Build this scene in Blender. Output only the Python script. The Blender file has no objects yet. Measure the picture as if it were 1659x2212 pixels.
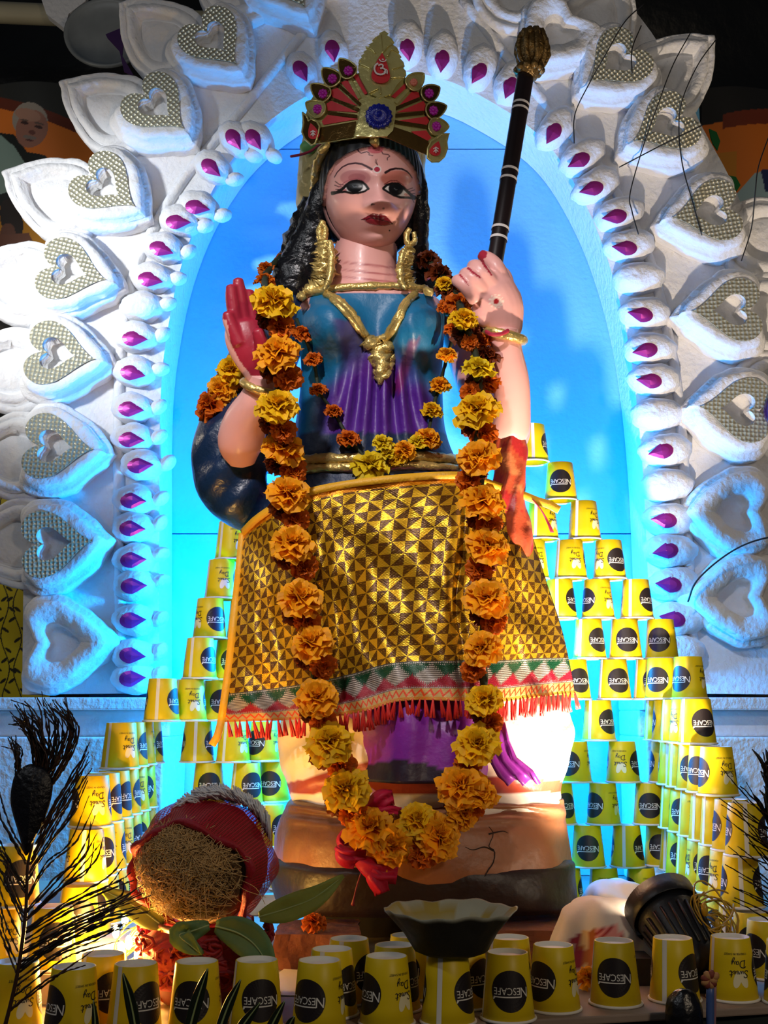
import bpy, bmesh, math, random
import numpy as np
from mathutils import Vector, Matrix, Quaternion
from mathutils.bvhtree import BVHTree
from mathutils.geometry import tessellate_polygon
random.seed(7)
rng = np.random.default_rng(7)
sc = bpy.context.scene
col = sc.collection
R = math.radians

# ------------------------------------------------------------------ camera
F_PX, CX, CY = 2600.0, 829.5, 1106.0
PITCH = math.atan(434.0 / F_PX)
CAM_H = 0.33
cam_d = bpy.data.cameras.new('camera')
cam_d.sensor_fit = 'VERTICAL'
cam_d.sensor_height = 24.0
cam_d.lens = F_PX / 2212.0 * 24.0
cam_d.clip_start = 0.02
cam = bpy.data.objects.new('camera', cam_d)
col.objects.link(cam)
cam.location = (0, 0, CAM_H)
cam.rotation_euler = (math.pi / 2 + PITCH, 0, 0)
sc.camera = cam

# ------------------------------------------------------------------ view, world, lights
sc.view_settings.view_transform = 'Standard'
sc.view_settings.look = 'None'
sc.view_settings.gamma = 1.0
sc.view_settings.exposure = 0.0
sc.view_settings.use_curve_mapping = False
world = bpy.data.worlds.new('night')
sc.world = world
world.use_nodes = True
world.node_tree.nodes['Background'].inputs[0].default_value = (0.55, 0.62, 0.75, 1)
world.node_tree.nodes['Background'].inputs[1].default_value = 0.035


def lamp(name, kind, loc, energy, color, target=None, **kw):
    d = bpy.data.lights.new(name, kind)
    d.energy = energy
    d.color = color
    for k, v in kw.items():
        setattr(d, k, v)
    o = bpy.data.objects.new(name, d)
    col.objects.link(o)
    o.location = loc
    if target is not None:
        o.rotation_euler = (Vector(target) - Vector(loc)).to_track_quat('-Z', 'Y').to_euler()
    return o


# tube light of the tent, high up on the left in front of the shrine
lamp('tent_tube_light', 'AREA', (-1.15, 0.55, 1.75), 4.3, (0.93, 0.96, 1.0), (0.0, 2.1, 0.75),
     shape='RECTANGLE', size=1.0, size_y=0.12)
# spot added from above left to brighten the idol
lamp('idol_fill_spot', 'SPOT', (-0.42, 0.25, 1.75), 98, (1.0, 0.93, 0.92), (0.0, 1.75, 0.72),
     spot_size=R(31), spot_blend=0.8, shadow_soft_size=0.05)
# warm lights added behind the arch, left and right, to brighten the banners
lamp('rear_fill', 'POINT', (-1.35, 2.25, 1.25), 5.0, (1.0, 0.85, 0.65), shadow_soft_size=0.05)
lamp('rear_fill', 'POINT', (1.35, 2.25, 1.25), 3.5, (1.0, 0.82, 0.6), shadow_soft_size=0.05)
# unseen warm light behind the camera on the right
lamp('warm_front_fill', 'AREA', (1.0, -0.3, 1.05), 7, (1.0, 0.80, 0.58), (0.1, 2.0, 0.55),
     shape='DISK', size=0.25)
# small floodlight clipped to the left tent post, aimed at the arch shoulder
lamp('post_floodlight', 'SPOT', (-1.25, 1.35, 1.25), 85, (0.95, 0.98, 1.0), (-0.60, 2.4, 1.22),
     spot_size=R(42), spot_blend=1.0, shadow_soft_size=0.05)
# blue LED floods standing behind the idol, they wash the niche and the arch from below
lamp('blue_flood', 'POINT', (-0.07, 2.21, 0.52), 37, (0.0, 0.36, 1.0), shadow_soft_size=0.03)
lamp('blue_flood', 'POINT', (0.16, 2.21, 0.46), 16, (0.0, 0.34, 1.0), shadow_soft_size=0.03)

# ------------------------------------------------------------------ projection helpers
_c, _s = math.cos(PITCH), math.sin(PITCH)


def at(px, py, Y):
    """world point seen at photo pixel (px, py) at distance Y from the camera plane"""
    r, u = (px - CX) / F_PX, (CY - py) / F_PX
    dy, dz = _c - _s * u, _s + _c * u
    k = Y / dy
    return Vector((r * k, Y, CAM_H + dz * k))


def at_z(px, py, z=0.0):
    r, u = (px - CX) / F_PX, (CY - py) / F_PX
    dy, dz = _c - _s * u, _s + _c * u
    k = (z - CAM_H) / dz
    return Vector((r * k, dy * k, z))


def pix(P):
    P = np.asarray(P, float)
    y, z = P[..., 1], P[..., 2] - CAM_H
    fw = y * _c + z * _s
    up = -y * _s + z * _c
    return CX + F_PX * P[..., 0] / fw, CY - F_PX * up / fw


def ray(px, py):
    r, u = (px - CX) / F_PX, (CY - py) / F_PX
    return Vector((0, 0, CAM_H)), Vector((r, _c - _s * u, _s + _c * u)).normalized()


def mpp(Y, z=0.5):
    """metres per photo pixel at depth Y"""
    return (Y * _c + (z - CAM_H) * _s) / F_PX


def s2l(c):
    return tuple((x / 12.92 if x <= 0.04045 else ((x + 0.055) / 1.055) ** 2.4) for x in c)


def rgb(r, g, b):
    return s2l((r / 255, g / 255, b / 255))


# ------------------------------------------------------------------ materials
class N:
    """socket wrapper: write shader maths as plain expressions"""
    def __init__(self, nt, s): self.nt, self.s = nt, s
    def _m(self, op, *a):
        n = self.nt.nodes.new('ShaderNodeMath'); n.operation = op
        for i, v in enumerate((self,) + a):
            if isinstance(v, N): self.nt.links.new(v.s, n.inputs[i])
            else: n.inputs[i].default_value = v
        return N(self.nt, n.outputs[0])
    def __add__(self, o): return self._m('ADD', o)
    def __radd__(self, o): return self._m('ADD', o)
    def __sub__(self, o): return self._m('SUBTRACT', o)
    def __mul__(self, o): return self._m('MULTIPLY', o)
    def __rmul__(self, o): return self._m('MULTIPLY', o)
    def __truediv__(self, o): return self._m('DIVIDE', o)
    def gt(self, o): return self._m('GREATER_THAN', o)
    def lt(self, o): return self._m('LESS_THAN', o)
    def fract(self): return self._m('FRACT')
    def floor(self): return self._m('FLOOR')
    def mod(self, o): return self._m('FLOORED_MODULO', o)
    def abs(self): return self._m('ABSOLUTE')
    def sin(self): return self._m('SINE')
    def max(self, o): return self._m('MAXIMUM', o)
    def min(self, o): return self._m('MINIMUM', o)


def mix(nt, fac, a, b):
    n = nt.nodes.new('ShaderNodeMix'); n.data_type = 'RGBA'
    for i, v in ((0, fac), (6, a), (7, b)):
        if isinstance(v, N): nt.links.new(v.s, n.inputs[i])
        elif i == 0: n.inputs[0].default_value = v
        else: n.inputs[i].default_value = tuple(v)[:3] + (1,)
    return N(nt, n.outputs[2])


MATS = {}


def mat(name, color, rough=0.6, metal=0.0, spec=0.5, bump=0.0, bscale=60.0, var=0.0, vscale=8.0, coat=0.0,
        emit=None, estr=0.0, trans=0.0, attr=None, sss=0.0):
    if name in MATS:
        return MATS[name]
    m = bpy.data.materials.new(name)
    MATS[name] = m
    m.use_nodes = True
    nt = m.node_tree
    b = nt.nodes['Principled BSDF']
    b.inputs['Base Color'].default_value = tuple(color)[:3] + (1,)
    b.inputs['Roughness'].default_value = rough
    b.inputs['Metallic'].default_value = metal
    b.inputs['Specular IOR Level'].default_value = spec
    b.inputs['Coat Weight'].default_value = coat
    b.inputs['Coat Roughness'].default_value = 0.15
    if sss:
        b.inputs['Subsurface Weight'].default_value = sss
        b.inputs['Subsurface Radius'].default_value = (0.01, 0.008, 0.006)
    if emit:
        b.inputs['Emission Color'].default_value = tuple(emit)[:3] + (1,)
        b.inputs['Emission Strength'].default_value = estr
    base = None
    tc = nt.nodes.new('ShaderNodeTexCoord')
    if attr:
        a = nt.nodes.new('ShaderNodeAttribute'); a.attribute_name = attr
        base = N(nt, a.outputs['Color'])
    if var:
        n = nt.nodes.new('ShaderNodeTexNoise'); n.inputs['Scale'].default_value = vscale; n.inputs['Detail'].default_value = 4
        nt.links.new(tc.outputs['Object'], n.inputs['Vector'])
        f = (N(nt, n.outputs[0]) - 0.5) * (2.6 * var) + 1.0
        hs = nt.nodes.new('ShaderNodeHueSaturation')
        nt.links.new(f.s, hs.inputs['Value'])
        if base: nt.links.new(base.s, hs.inputs['Color'])
        else: hs.inputs['Color'].default_value = tuple(color)[:3] + (1,)
        base = N(nt, hs.outputs[0])
    if base:
        nt.links.new(base.s, b.inputs['Base Color'])
    if bump:
        n = nt.nodes.new('ShaderNodeTexNoise'); n.inputs['Scale'].default_value = bscale; n.inputs['Detail'].default_value = 5
        nt.links.new(tc.outputs['Object'], n.inputs['Vector'])
        bp = nt.nodes.new('ShaderNodeBump'); bp.inputs['Strength'].default_value = 1.0; bp.inputs['Distance'].default_value = bump
        nt.links.new(n.outputs[0], bp.inputs['Height'])
        nt.links.new(bp.outputs[0], b.inputs['Normal'])
    if trans:
        t = nt.nodes.new('ShaderNodeBsdfTranslucent')
        if base: nt.links.new(base.s, t.inputs[0])
        else: t.inputs[0].default_value = tuple(color)[:3] + (1,)
        ms = nt.nodes.new('ShaderNodeMixShader'); ms.inputs[0].default_value = trans
        nt.links.new(b.outputs[0], ms.inputs[1]); nt.links.new(t.outputs[0], ms.inputs[2])
        nt.links.new(ms.outputs[0], nt.nodes['Material Output'].inputs[0])
    return m


# ------------------------------------------------------------------ objects
OFF = {}


def tag(o, label, cat, group=None, kind=None):
    if label: o['label'] = label
    if cat: o['category'] = cat
    if group: o['group'] = group
    if kind: o['kind'] = kind
    return o


def thing(name, label, cat, loc=(0, 0, 0), group=None, kind=None):
    o = bpy.data.objects.new(name, None)
    col.objects.link(o)
    o.location = loc
    o.empty_display_size = 0.05
    OFF[o.name] = Vector(loc)
    return tag(o, label, cat, group, kind)


def obj(name, V, Fc, m, parent=None, smooth=True, colors=None, origin=None, uv=None):
    """one mesh object from world-space vertices; V n x 3, Fc list of index tuples"""
    V = np.asarray(V, float).reshape(-1, 3)
    base = OFF[parent.name] if parent is not None else Vector((0, 0, 0))
    loc = Vector(origin) if origin is not None else (base if parent is not None else Vector(V.mean(0)) * 0 + Vector((V[:, 0].mean(), V[:, 1].mean(), V[:, 2].min())))
    me = bpy.data.meshes.new(name)
    me.from_pydata([tuple(v) for v in (V - np.array(loc))], [], [tuple(int(i) for i in f) for f in Fc])
    me.update()
    if smooth:
        me.polygons.foreach_set('use_smooth', [True] * len(me.polygons))
    if colors is not None:
        ca = me.color_attributes.new('paint', 'FLOAT_COLOR', 'POINT')
        c4 = np.ones((len(V), 4)); c4[:, :3] = colors
        ca.data.foreach_set('color', c4.ravel())
    if uv is not None:
        uvl = me.uv_layers.new(name='UVMap')
        li = np.empty(len(me.loops), dtype=np.int64); me.loops.foreach_get('vertex_index', li)
        uvl.data.foreach_set('uv', np.asarray(uv, float)[li].ravel())
    if m is not None:
        for mm in (m if isinstance(m, (list, tuple)) else [m]):
            me.materials.append(mm)
    o = bpy.data.objects.new(name, me)
    col.objects.link(o)
    OFF[o.name] = loc.copy()
    if parent is not None:
        o.parent = parent
        o.location = loc - base
    else:
        o.location = loc
    return o


WM = {}


def inst(src, name, parent, M):
    """share src's mesh in a new object, placed by (rigid) world matrix M"""
    o = bpy.data.objects.new(name, src if isinstance(src, bpy.types.Mesh) else src.data)
    col.objects.link(o)
    WM[o.name] = M.copy()
    OFF[o.name] = M.translation.copy()
    if parent is not None:
        o.parent = parent
        pw = WM.get(parent.name) or Matrix.Translation(OFF[parent.name])
        o.matrix_basis = pw.inverted() @ M
    else:
        o.matrix_basis = M
    return o


def copy_tree(o, parent=None):
    c = o.copy()
    col.objects.link(c)
    if parent is not None:
        c.parent = parent
    for ch in o.children:
        copy_tree(ch, c)
    return c


class MB:
    """collects several shapes into one mesh"""
    def __init__(self): self.V, self.F, self.C = [], [], []
    def add(self, V, Fc, c=None):
        n = len(self.V)
        self.V.extend([tuple(v) for v in V])
        self.F.extend([tuple(i + n for i in f) for f in Fc])
        if c is not None: self.C.extend([c] * len(V))
        return self
    def obj(self, name, m, parent=None, smooth=True, **kw):
        return obj(name, self.V, self.F, m, parent, smooth, colors=(np.array(self.C) if len(self.C) == len(self.V) and self.C else None), **kw)


def grid_faces(nu, nv, wrap_u=False, flip=False):
    """vertex index = j*nu + i ; i along u, j along v"""
    f = []
    for j in range(nv - 1):
        for i in range(nu if wrap_u else nu - 1):
            a, b = j * nu + i, j * nu + (i + 1) % nu
            q = (a, b, b + nu, a + nu)
            f.append(q[::-1] if flip else q)
    return f


def catmull(P, n):
    """smooth resample of a polyline of vectors / tuples to n points"""
    P = np.asarray([tuple(p) for p in P], float)
    k = len(P)
    Q = np.vstack([2 * P[0] - P[1], P, 2 * P[-1] - P[-2]])
    t = np.linspace(0, k - 1 - 1e-9, n)
    i = t.astype(int); f = (t - i)[:, None]
    p0, p1, p2, p3 = Q[i], Q[i + 1], Q[i + 2], Q[i + 3]
    return 0.5 * ((2 * p1) + (-p0 + p2) * f + (2 * p0 - 5 * p1 + 4 * p2 - p3) * f ** 2 + (-p0 + 3 * p1 - 3 * p2 + p3) * f ** 3)


def tube(P, rad, seg=12, n=None, cap=True, flat=1.0, noise=0.0, up=(0, 1, 0)):
    """tube along points P with radii rad (same length or scalar); flat squashes along `up`"""
    P = [tuple(p) for p in P]
    if np.isscalar(rad): rad = [rad] * len(P)
    if n:
        Q = catmull([p + (r,) for p, r in zip(P, rad)], n)
        P, rad = Q[:, :3], np.maximum(Q[:, 3], 1e-5)
    P = np.asarray(P, float); rad = np.asarray(rad, float)
    T = np.gradient(P, axis=0); T /= np.linalg.norm(T, axis=1)[:, None] + 1e-12
    u0 = np.asarray(up, float)
    V = []
    for p, t, r in zip(P, T, rad):
        a = u0 - t * (u0 @ t)
        if np.linalg.norm(a) < 1e-3: a = np.array((1, 0, 0)) - t * t[0]
        a /= np.linalg.norm(a); b = np.cross(t, a)
        for k in range(seg):
            q = 2 * math.pi * k / seg
            rr = r * (1 + (noise * rng.standard_normal() if noise else 0))
            V.append(p + rr * (math.cos(q) * a * flat + math.sin(q) * b))
    Fc = grid_faces(seg, len(P), wrap_u=True)
    if cap:
        V.append(P[0] - T[0] * rad[0] * 0.4); V.append(P[-1] + T[-1] * rad[-1] * 0.4)
        m0, m1 = len(V) - 2, len(V) - 1
        o = (len(P) - 1) * seg
        Fc += [(m0, (k + 1) % seg, k) for k in range(seg)] + [(m1, o + k, o + (k + 1) % seg) for k in range(seg)]
    return V, Fc


def lathe(prof, center=(0, 0, 0), seg=32, closed_ends=False):
    V, c = [], Vector(center)
    for r, z in prof:
        for k in range(seg):
            q = 2 * math.pi * k / seg
            V.append((c.x + r * math.cos(q), c.y + r * math.sin(q), c.z + z))
    return V, grid_faces(seg, len(prof), wrap_u=True)


def ell(center, rx, ry, rz, nu=24, nv=14, M=None):
    V = []
    for j in range(nv):
        a = -math.pi / 2 + math.pi * j / (nv - 1)
        for i in range(nu):
            q = 2 * math.pi * i / nu
            p = Vector((rx * math.cos(a) * math.cos(q), ry * math.cos(a) * math.sin(q), rz * math.sin(a)))
            if M is not None: p = M @ p
            V.append(tuple(Vector(center) + p))
    return V, grid_faces(nu, nv, wrap_u=True)


def box(x0, x1, y0, y1, z0, z1):
    V = [(x0, y0, z0), (x1, y0, z0), (x1, y1, z0), (x0, y1, z0), (x0, y0, z1), (x1, y0, z1), (x1, y1, z1), (x0, y1, z1)]
    return V, [(3, 2, 1, 0), (4, 5, 6, 7), (0, 1, 5, 4), (1, 2, 6, 5), (2, 3, 7, 6), (3, 0, 4, 7)]


def extrude_poly(P3, depth_vec):
    """closed prism from a planar polygon given as 3D points"""
    n = len(P3)
    A = [Vector(p) for p in P3]
    B = [p + Vector(depth_vec) for p in A]
    tri = tessellate_polygon([A])
    Fc = [tuple(t) for t in tri] + [tuple(n + i for i in reversed(t)) for t in tri]
    Fc += [(i, (i + 1) % n, n + (i + 1) % n, n + i) for i in range(n)]
    return [tuple(p) for p in A + B], Fc


def fix_normals(o):
    bm = bmesh.new(); bm.from_mesh(o.data)
    bmesh.ops.recalc_face_normals(bm, faces=bm.faces)
    bm.to_mesh(o.data); bm.free()
    return o


def plate(name, pts, m, parent, Yf, lift=0.0, thick=0.003, smooth=False):
    """thin cut-out traced as pixels, at its own depth Yf(px, py), thickness behind it"""
    Yfun = Yf if callable(Yf) else (lambda a, b: Yf)
    P = [at(x, y, Yfun(x, y) - lift) for x, y in pts]
    V, Fc = extrude_poly(P, (0, thick, 0))
    return fix_normals(obj(name, V, Fc, m, parent, smooth))


def ribbon_poly(pts, w):
    """closed outline of a stroke; w scalar or list of widths"""
    P = np.asarray(pts, float)
    w = np.full(len(P), w, float) if np.isscalar(w) else np.asarray(w, float)
    T = np.gradient(P, axis=0); T /= np.linalg.norm(T, axis=1)[:, None] + 1e-9
    Nn = np.stack([-T[:, 1], T[:, 0]], 1)
    return [tuple(p) for p in np.vstack([P + Nn * w[:, None] / 2, (P - Nn * w[:, None] / 2)[::-1]])]


def stroke_mesh(pts, w):
    """flat 2D stroke as quads (safe for curls): returns 2D verts, faces"""
    P = np.asarray(pts, float)
    w = np.full(len(P), w, float) if np.isscalar(w) else np.asarray(w, float)
    T = np.gradient(P, axis=0); T /= np.linalg.norm(T, axis=1)[:, None] + 1e-9
    Nn = np.stack([-T[:, 1], T[:, 0]], 1)
    V = np.empty((2 * len(P), 2)); V[0::2] = P + Nn * w[:, None] / 2; V[1::2] = P - Nn * w[:, None] / 2
    return V, [(2 * i, 2 * i + 1, 2 * i + 3, 2 * i + 2) for i in range(len(P) - 1)]


def evaluated(o):
    dg = bpy.context.evaluated_depsgraph_get()
    me = bpy.data.meshes.new_from_object(o.evaluated_get(dg))
    return me


def remesh_smooth(V, Fc, voxel=0.0022, it=4, fac=0.5):
    """fuse overlapping closed shapes into one continuous skin; returns verts, faces"""
    me = bpy.data.meshes.new('tmp'); me.from_pydata([tuple(v) for v in V], [], [tuple(f) for f in Fc])
    o = bpy.data.objects.new('tmp', me); col.objects.link(o)
    md = o.modifiers.new('r', 'REMESH'); md.mode = 'VOXEL'; md.voxel_size = voxel
    ms = o.modifiers.new('s', 'SMOOTH'); ms.iterations = it; ms.factor = fac
    e = evaluated(o)
    Vn = np.empty(len(e.vertices) * 3); e.vertices.foreach_get('co', Vn)
    Fn = [tuple(p.vertices) for p in e.polygons]
    bpy.data.objects.remove(o); bpy.data.meshes.remove(e); bpy.data.meshes.remove(me)
    return Vn.reshape(-1, 3), Fn


def value_noise(P, scale, seed=0):
    """cheap smooth 3D noise for shaping, P n x 3, about -1..1"""
    P = np.asarray(P, float) * scale
    r = np.random.default_rng(seed)
    out = np.zeros(len(P))
    for k in range(6):
        d = r.normal(size=3); d /= np.linalg.norm(d)
        out += np.sin(P @ d * (1 + 0.5 * k) * 2.1 + r.uniform(0, 6.28)) / (1 + 0.35 * k)
    return out / 2.6


def in_poly(x, y, poly):
    inside = np.zeros(x.shape, bool)
    n = len(poly)
    for i in range(n):
        x1, y1 = poly[i]; x2, y2 = poly[(i + 1) % n]
        if y1 == y2: continue
        c = ((y1 > y) != (y2 > y)) & (x < (x2 - x1) * (y - y1) / (y2 - y1) + x1)
        inside ^= c
    return inside


def d_line(x, y, pts, w0=0.0, w1=None):
    """distance to polyline minus half width tapering w0..w1 (negative inside)"""
    w1 = w0 if w1 is None else w1
    best = np.full(x.shape, 1e9)
    n = len(pts) - 1
    for i in range(n):
        (x1, y1), (x2, y2) = pts[i], pts[i + 1]
        dx, dy = x2 - x1, y2 - y1
        t = np.clip(((x - x1) * dx + (y - y1) * dy) / (dx * dx + dy * dy + 1e-9), 0, 1)
        d = np.hypot(x - x1 - t * dx, y - y1 - t * dy) - (w0 + (w1 - w0) * (i + t) / n) / 2
        best = np.minimum(best, d)
    return best


def smoothstep(a, b, x):
    t = np.clip((x - a) / (b - a), 0, 1)
    return t * t * (3 - 2 * t)

# ================================================================== setting
foam = mat('white_styrofoam', rgb(226, 227, 230), rough=0.8, spec=0.2, bump=0.0035, bscale=85, var=0.06, vscale=14)
foam_board = mat('sky_blue_foam_sheet', rgb(122, 196, 244), rough=0.65, spec=0.35, bump=0.0016, bscale=90, var=0.04, vscale=6)
Y_BACK, Y_FRONT = 2.56, 2.41

INNER = [(372, 1500), (372, 1150), (374, 900), (388, 760), (418, 620), (470, 490), (545, 378), (640, 298), (740, 250), (850, 228),
         (960, 248), (1060, 298), (1135, 350), (1190, 412), (1245, 510), (1285, 612), (1315, 720), (1335, 830), (1350, 960), (1360, 1100),
         (1368, 1300), (1372, 1500)]
inner_xz = catmull([tuple(at(x, y, Y_BACK)) for x, y in INNER], 90)

# back board of the niche, three sheets with narrow joints
wall_back = thing('wall_back', None, None, (0, Y_BACK, 0), kind='structure')
z_j = [0.0, at(700, 1153, Y_BACK).z, at(700, 322, Y_BACK).z, 1.75]
for i in range(3):
    g = 0.0015
    V, Fc = box(-0.62, 0.72, Y_BACK, Y_BACK + 0.03, z_j[i] + g, z_j[i + 1] - g)
    o = obj('sheet', V, Fc, foam_board, wall_back, smooth=False)

# the arch: a thick styrofoam panel with a pointed opening
arch = thing('styrofoam_arch', 'white styrofoam arch with heart petals framing the blue niche', 'arch', (0.03, Y_FRONT, 0.0))
OUTER = [(48, 1500), (50, 1180), (40, 900), (50, 700), (120, 560), (200, 420), (300, 280), (420, 150), (540, 40), (650, -60), (860, -110),
         (1100, -90), (1290, -40), (1385, 40), (1480, 190), (1512, 265), (1595, 425), (1640, 600), (1668, 800), (1680, 1000), (1690, 1250), (1690, 1500)]
outer_xz = catmull([tuple(at(x, y, Y_FRONT)) for x, y in OUTER], 90)
V = []
for rows in ((outer_xz, Y_FRONT), (inner_xz, Y_FRONT), (inner_xz, Y_BACK - 0.002), (outer_xz, Y_BACK - 0.002)):
    V += [(p[0], rows[1], p[2]) for p in rows[0]]
n = 90
Fc = []
for a in range(4):
    b = (a + 1) % 4
    for i in range(n - 1):
        Fc.append((a * n + i, b * n + i, b * n + i + 1, a * n + i + 1))
Fc += [(0, n, 2 * n, 3 * n), (n - 1, 4 * n - 1, 3 * n - 1, 2 * n - 1)]
panel = fix_normals(obj('arch_panel', V, Fc, foam, arch, smooth=False))


def outline(kind, n=44):
    """unit outline, tip towards +x"""
    P = []
    for k in range(n):
        t = 2 * math.pi * k / n
        if kind == 'heart':
            x = (13 * math.cos(t) - 5 * math.cos(2 * t) - 2 * math.cos(3 * t) - math.cos(4 * t))
            y = 16 * math.sin(t) ** 3
            P.append((-(x + 2.5) / 15.0, y / 16.0))
        elif kind == 'drop':
            r = 1.0
            P.append((1.12 * math.cos(t), 1.22 * math.sin(t) * abs(math.sin(t / 2)) ** 0.75))
        elif kind == 'fat':
            x = (13 * math.cos(t) - 4 * math.cos(2 * t) - 1.2 * math.cos(3 * t) - .5 * math.cos(4 * t))
            P.append((-(x + 2.0) / 15.0, math.sin(t) * abs(math.sin(t)) ** 0.75))
        elif kind == 'gem':
            x = math.cos(t); y = math.sin(t) * 0.62 * (1 - 0.9 * max(0, x)) ** 0.8
            P.append((x * (1.15 if x > 0 else .9), y))
        else:
            P.append((math.cos(t), 0.72 * math.sin(t)))
    return np.array(P)


def relief(kind, prof, wob=0.0, seed=0, n=44, floor_open=False, sx=1.0, sz=None):
    """stepped relief: prof = [(scale, height), ...]; local mesh, face towards -Y, tip +x"""
    O = outline(kind, n)
    sz = sx if sz is None else sz
    r = np.random.default_rng(seed)
    ph = r.uniform(0, 6.28, 4)
    t = np.arange(n) * 2 * math.pi / n
    w = 1 + wob * (np.sin(3 * t + ph[0]) + .7 * np.sin(7 * t + ph[1]) + .5 * np.sin(13 * t + ph[2]))
    c = O.mean(0) * np.array([1, 0])
    V = []
    for s, h in prof:
        Q = c + (O - c) * s * w[:, None]
        V += [(q[0] * sx, -h, q[1] * sz) for q in Q]
    Fc = grid_faces(n, len(prof), wrap_u=True)
    if not floor_open:
        V.append((c[0] * sx, -prof[-1][1], 0.0))
        o = (len(prof) - 1) * n
        Fc += [(len(V) - 1, o + k, o + (k + 1) % n) for k in range(n)]
    return V, Fc


def make_mesh(name, V, Fc, m, smooth=True):
    me = bpy.data.meshes.new(name)
    if m is foam:
        V = np.array(V, float); V += .0016 * np.stack([value_noise(V, 70, 1), value_noise(V, 60, 2), value_noise(V, 75, 3)], 1)
    me.from_pydata([tuple(v) for v in V], [], [tuple(f) for f in Fc]); me.update()
    bm = bmesh.new(); bm.from_mesh(me); bmesh.ops.recalc_face_normals(bm, faces=bm.faces); bm.to_mesh(me); bm.free()
    if smooth: me.polygons.foreach_set('use_smooth', [True] * len(me.polygons))
    for mm in (m if isinstance(m, (list, tuple)) else [m]): me.materials.append(mm)
    return me


def place(px, py, Y, ang):
    """world matrix of a relief lying on a plane facing the viewer; ang = tip direction in the photo (deg, ccw from right)"""
    return Matrix.Translation(at(px, py, Y)) @ Matrix.Rotation(-R(ang), 4, 'Y')


silver = mat('silver_glitter_foil', rgb(205, 200, 172), rough=0.3, metal=0.55, bump=0.0035, bscale=55, var=0.12, vscale=60)
# embossed dots on the silver foil
nt = silver.node_tree
vz = nt.nodes.new('ShaderNodeTexVoronoi'); vz.inputs['Scale'].default_value = 120.0; vz.inputs['Randomness'].default_value = 0.25
tcn = nt.nodes.new('ShaderNodeTexCoord'); nt.links.new(tcn.outputs['Object'], vz.inputs['Vector'])
for nd in nt.nodes:
    if nd.bl_idname == 'ShaderNodeBump':
        nd.inputs['Distance'].default_value = 0.0030
        nt.links.new(vz.outputs['Distance'], nd.inputs['Height'])
magenta = mat('magenta_foil', rgb(176, 52, 150), rough=0.3, metal=0.45, var=0.25, vscale=30)

K = mpp(Y_FRONT, 0.9)
outer_me = [make_mesh('outer_petal', *relief('drop', [(1, 0), (1, .030), (.95, .036), (.86, .034), (.83, .024), (.80, .040), (.62, .040), (.54, .012), (.50, .010), (.46, .020), (.2, .024)], .012, s, 52, False, 112 * K, 98 * K), foam) for s in range(4)]
heart_me = [make_mesh('heart_petal', *relief('fat', [(1.04, 0), (1.04, .030), (.99, .036), (.90, .036), (.88, .056), (.82, .062), (.70, .062), (.42, .060), (.34, .030), (.2, .030)], .020, s + 9, 72, False, 108 * K, 100 * K), foam) for s in range(4)]
heart_foil_me = make_mesh('foil_heart', *relief('heart', [(.72, .0635), (.72, .0650), (.36, .0650), (.36, .0635)], 0, 0, 64, True, 108 * K, 98 * K), silver, smooth=False)
small_me = {}
for side, (a_, b_) in (('l', (47, 38)), ('r', (58, 40))):
    small_me[side] = [make_mesh('small_petal', *relief('oval', [(1, 0), (1, .012), (.92, .026), (.8, .034), (.6, .040), (.35, .043)], .03, s + 20, 28, False, a_ * K, b_ * K / .72 * .9), foam) for s in range(4)]
gem_me = make_mesh('foil_drop', *relief('gem', [(1, .0), (1, .002), (.6, .0045), (.05, .006)], 0, 0, 20, False, 27 * K, 27 * K), magenta, smooth=False)
blob_me = make_mesh('petal_tail', *ell((0, 0, 0), 21 * K, .02, 15 * K, 14, 9), foam)

HEARTS = [(632, 0, -62, 1), (478, 128, -50, 1), (360, 268, -42, 1), (252, 436, -36, 1), (180, 612, -14, 1), (155, 786, -8, 1), (150, 980, -4, 1),
          (148, 1182, 4, 1), (156, 1392, 0, 0),
          (1192, 105, 228, 0), (1312, 172, 218, 1), (1412, 306, 208, 1), (1502, 486, 190, 1), (1545, 692, 182, 1), (1562, 900, 176, 1),
          (1562, 1115, 178, 0), (1566, 1295, 180, 0)]
for i, (px, py, ang, foil) in enumerate(HEARTS):
    W = place(px, py, Y_FRONT, ang)
    h = inst(heart_me[i % 4], 'heart_petal', arch, W)
    if foil:
        inst(heart_foil_me, 'foil_heart', h, W)
OUTS = [(505, -30, 130), (352, 92, 140), (238, 248, 150), (122, 432, 155), (40, 618, 172), (14, 806, 178), (22, 992, 182),
        (30, 1180, 186), (700, -95, 110),
        (1120, -20, 70), (1290, 50, 60), (1450, 168, 42), (1662, 520, 18), (1672, 690, 6), (1690, 860, 2)]
for i, (px, py, ang) in enumerate(OUTS):
    inst(outer_me[i % 4], 'outer_petal', arch, place(px, py, Y_FRONT + 0.012, ang))
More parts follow.
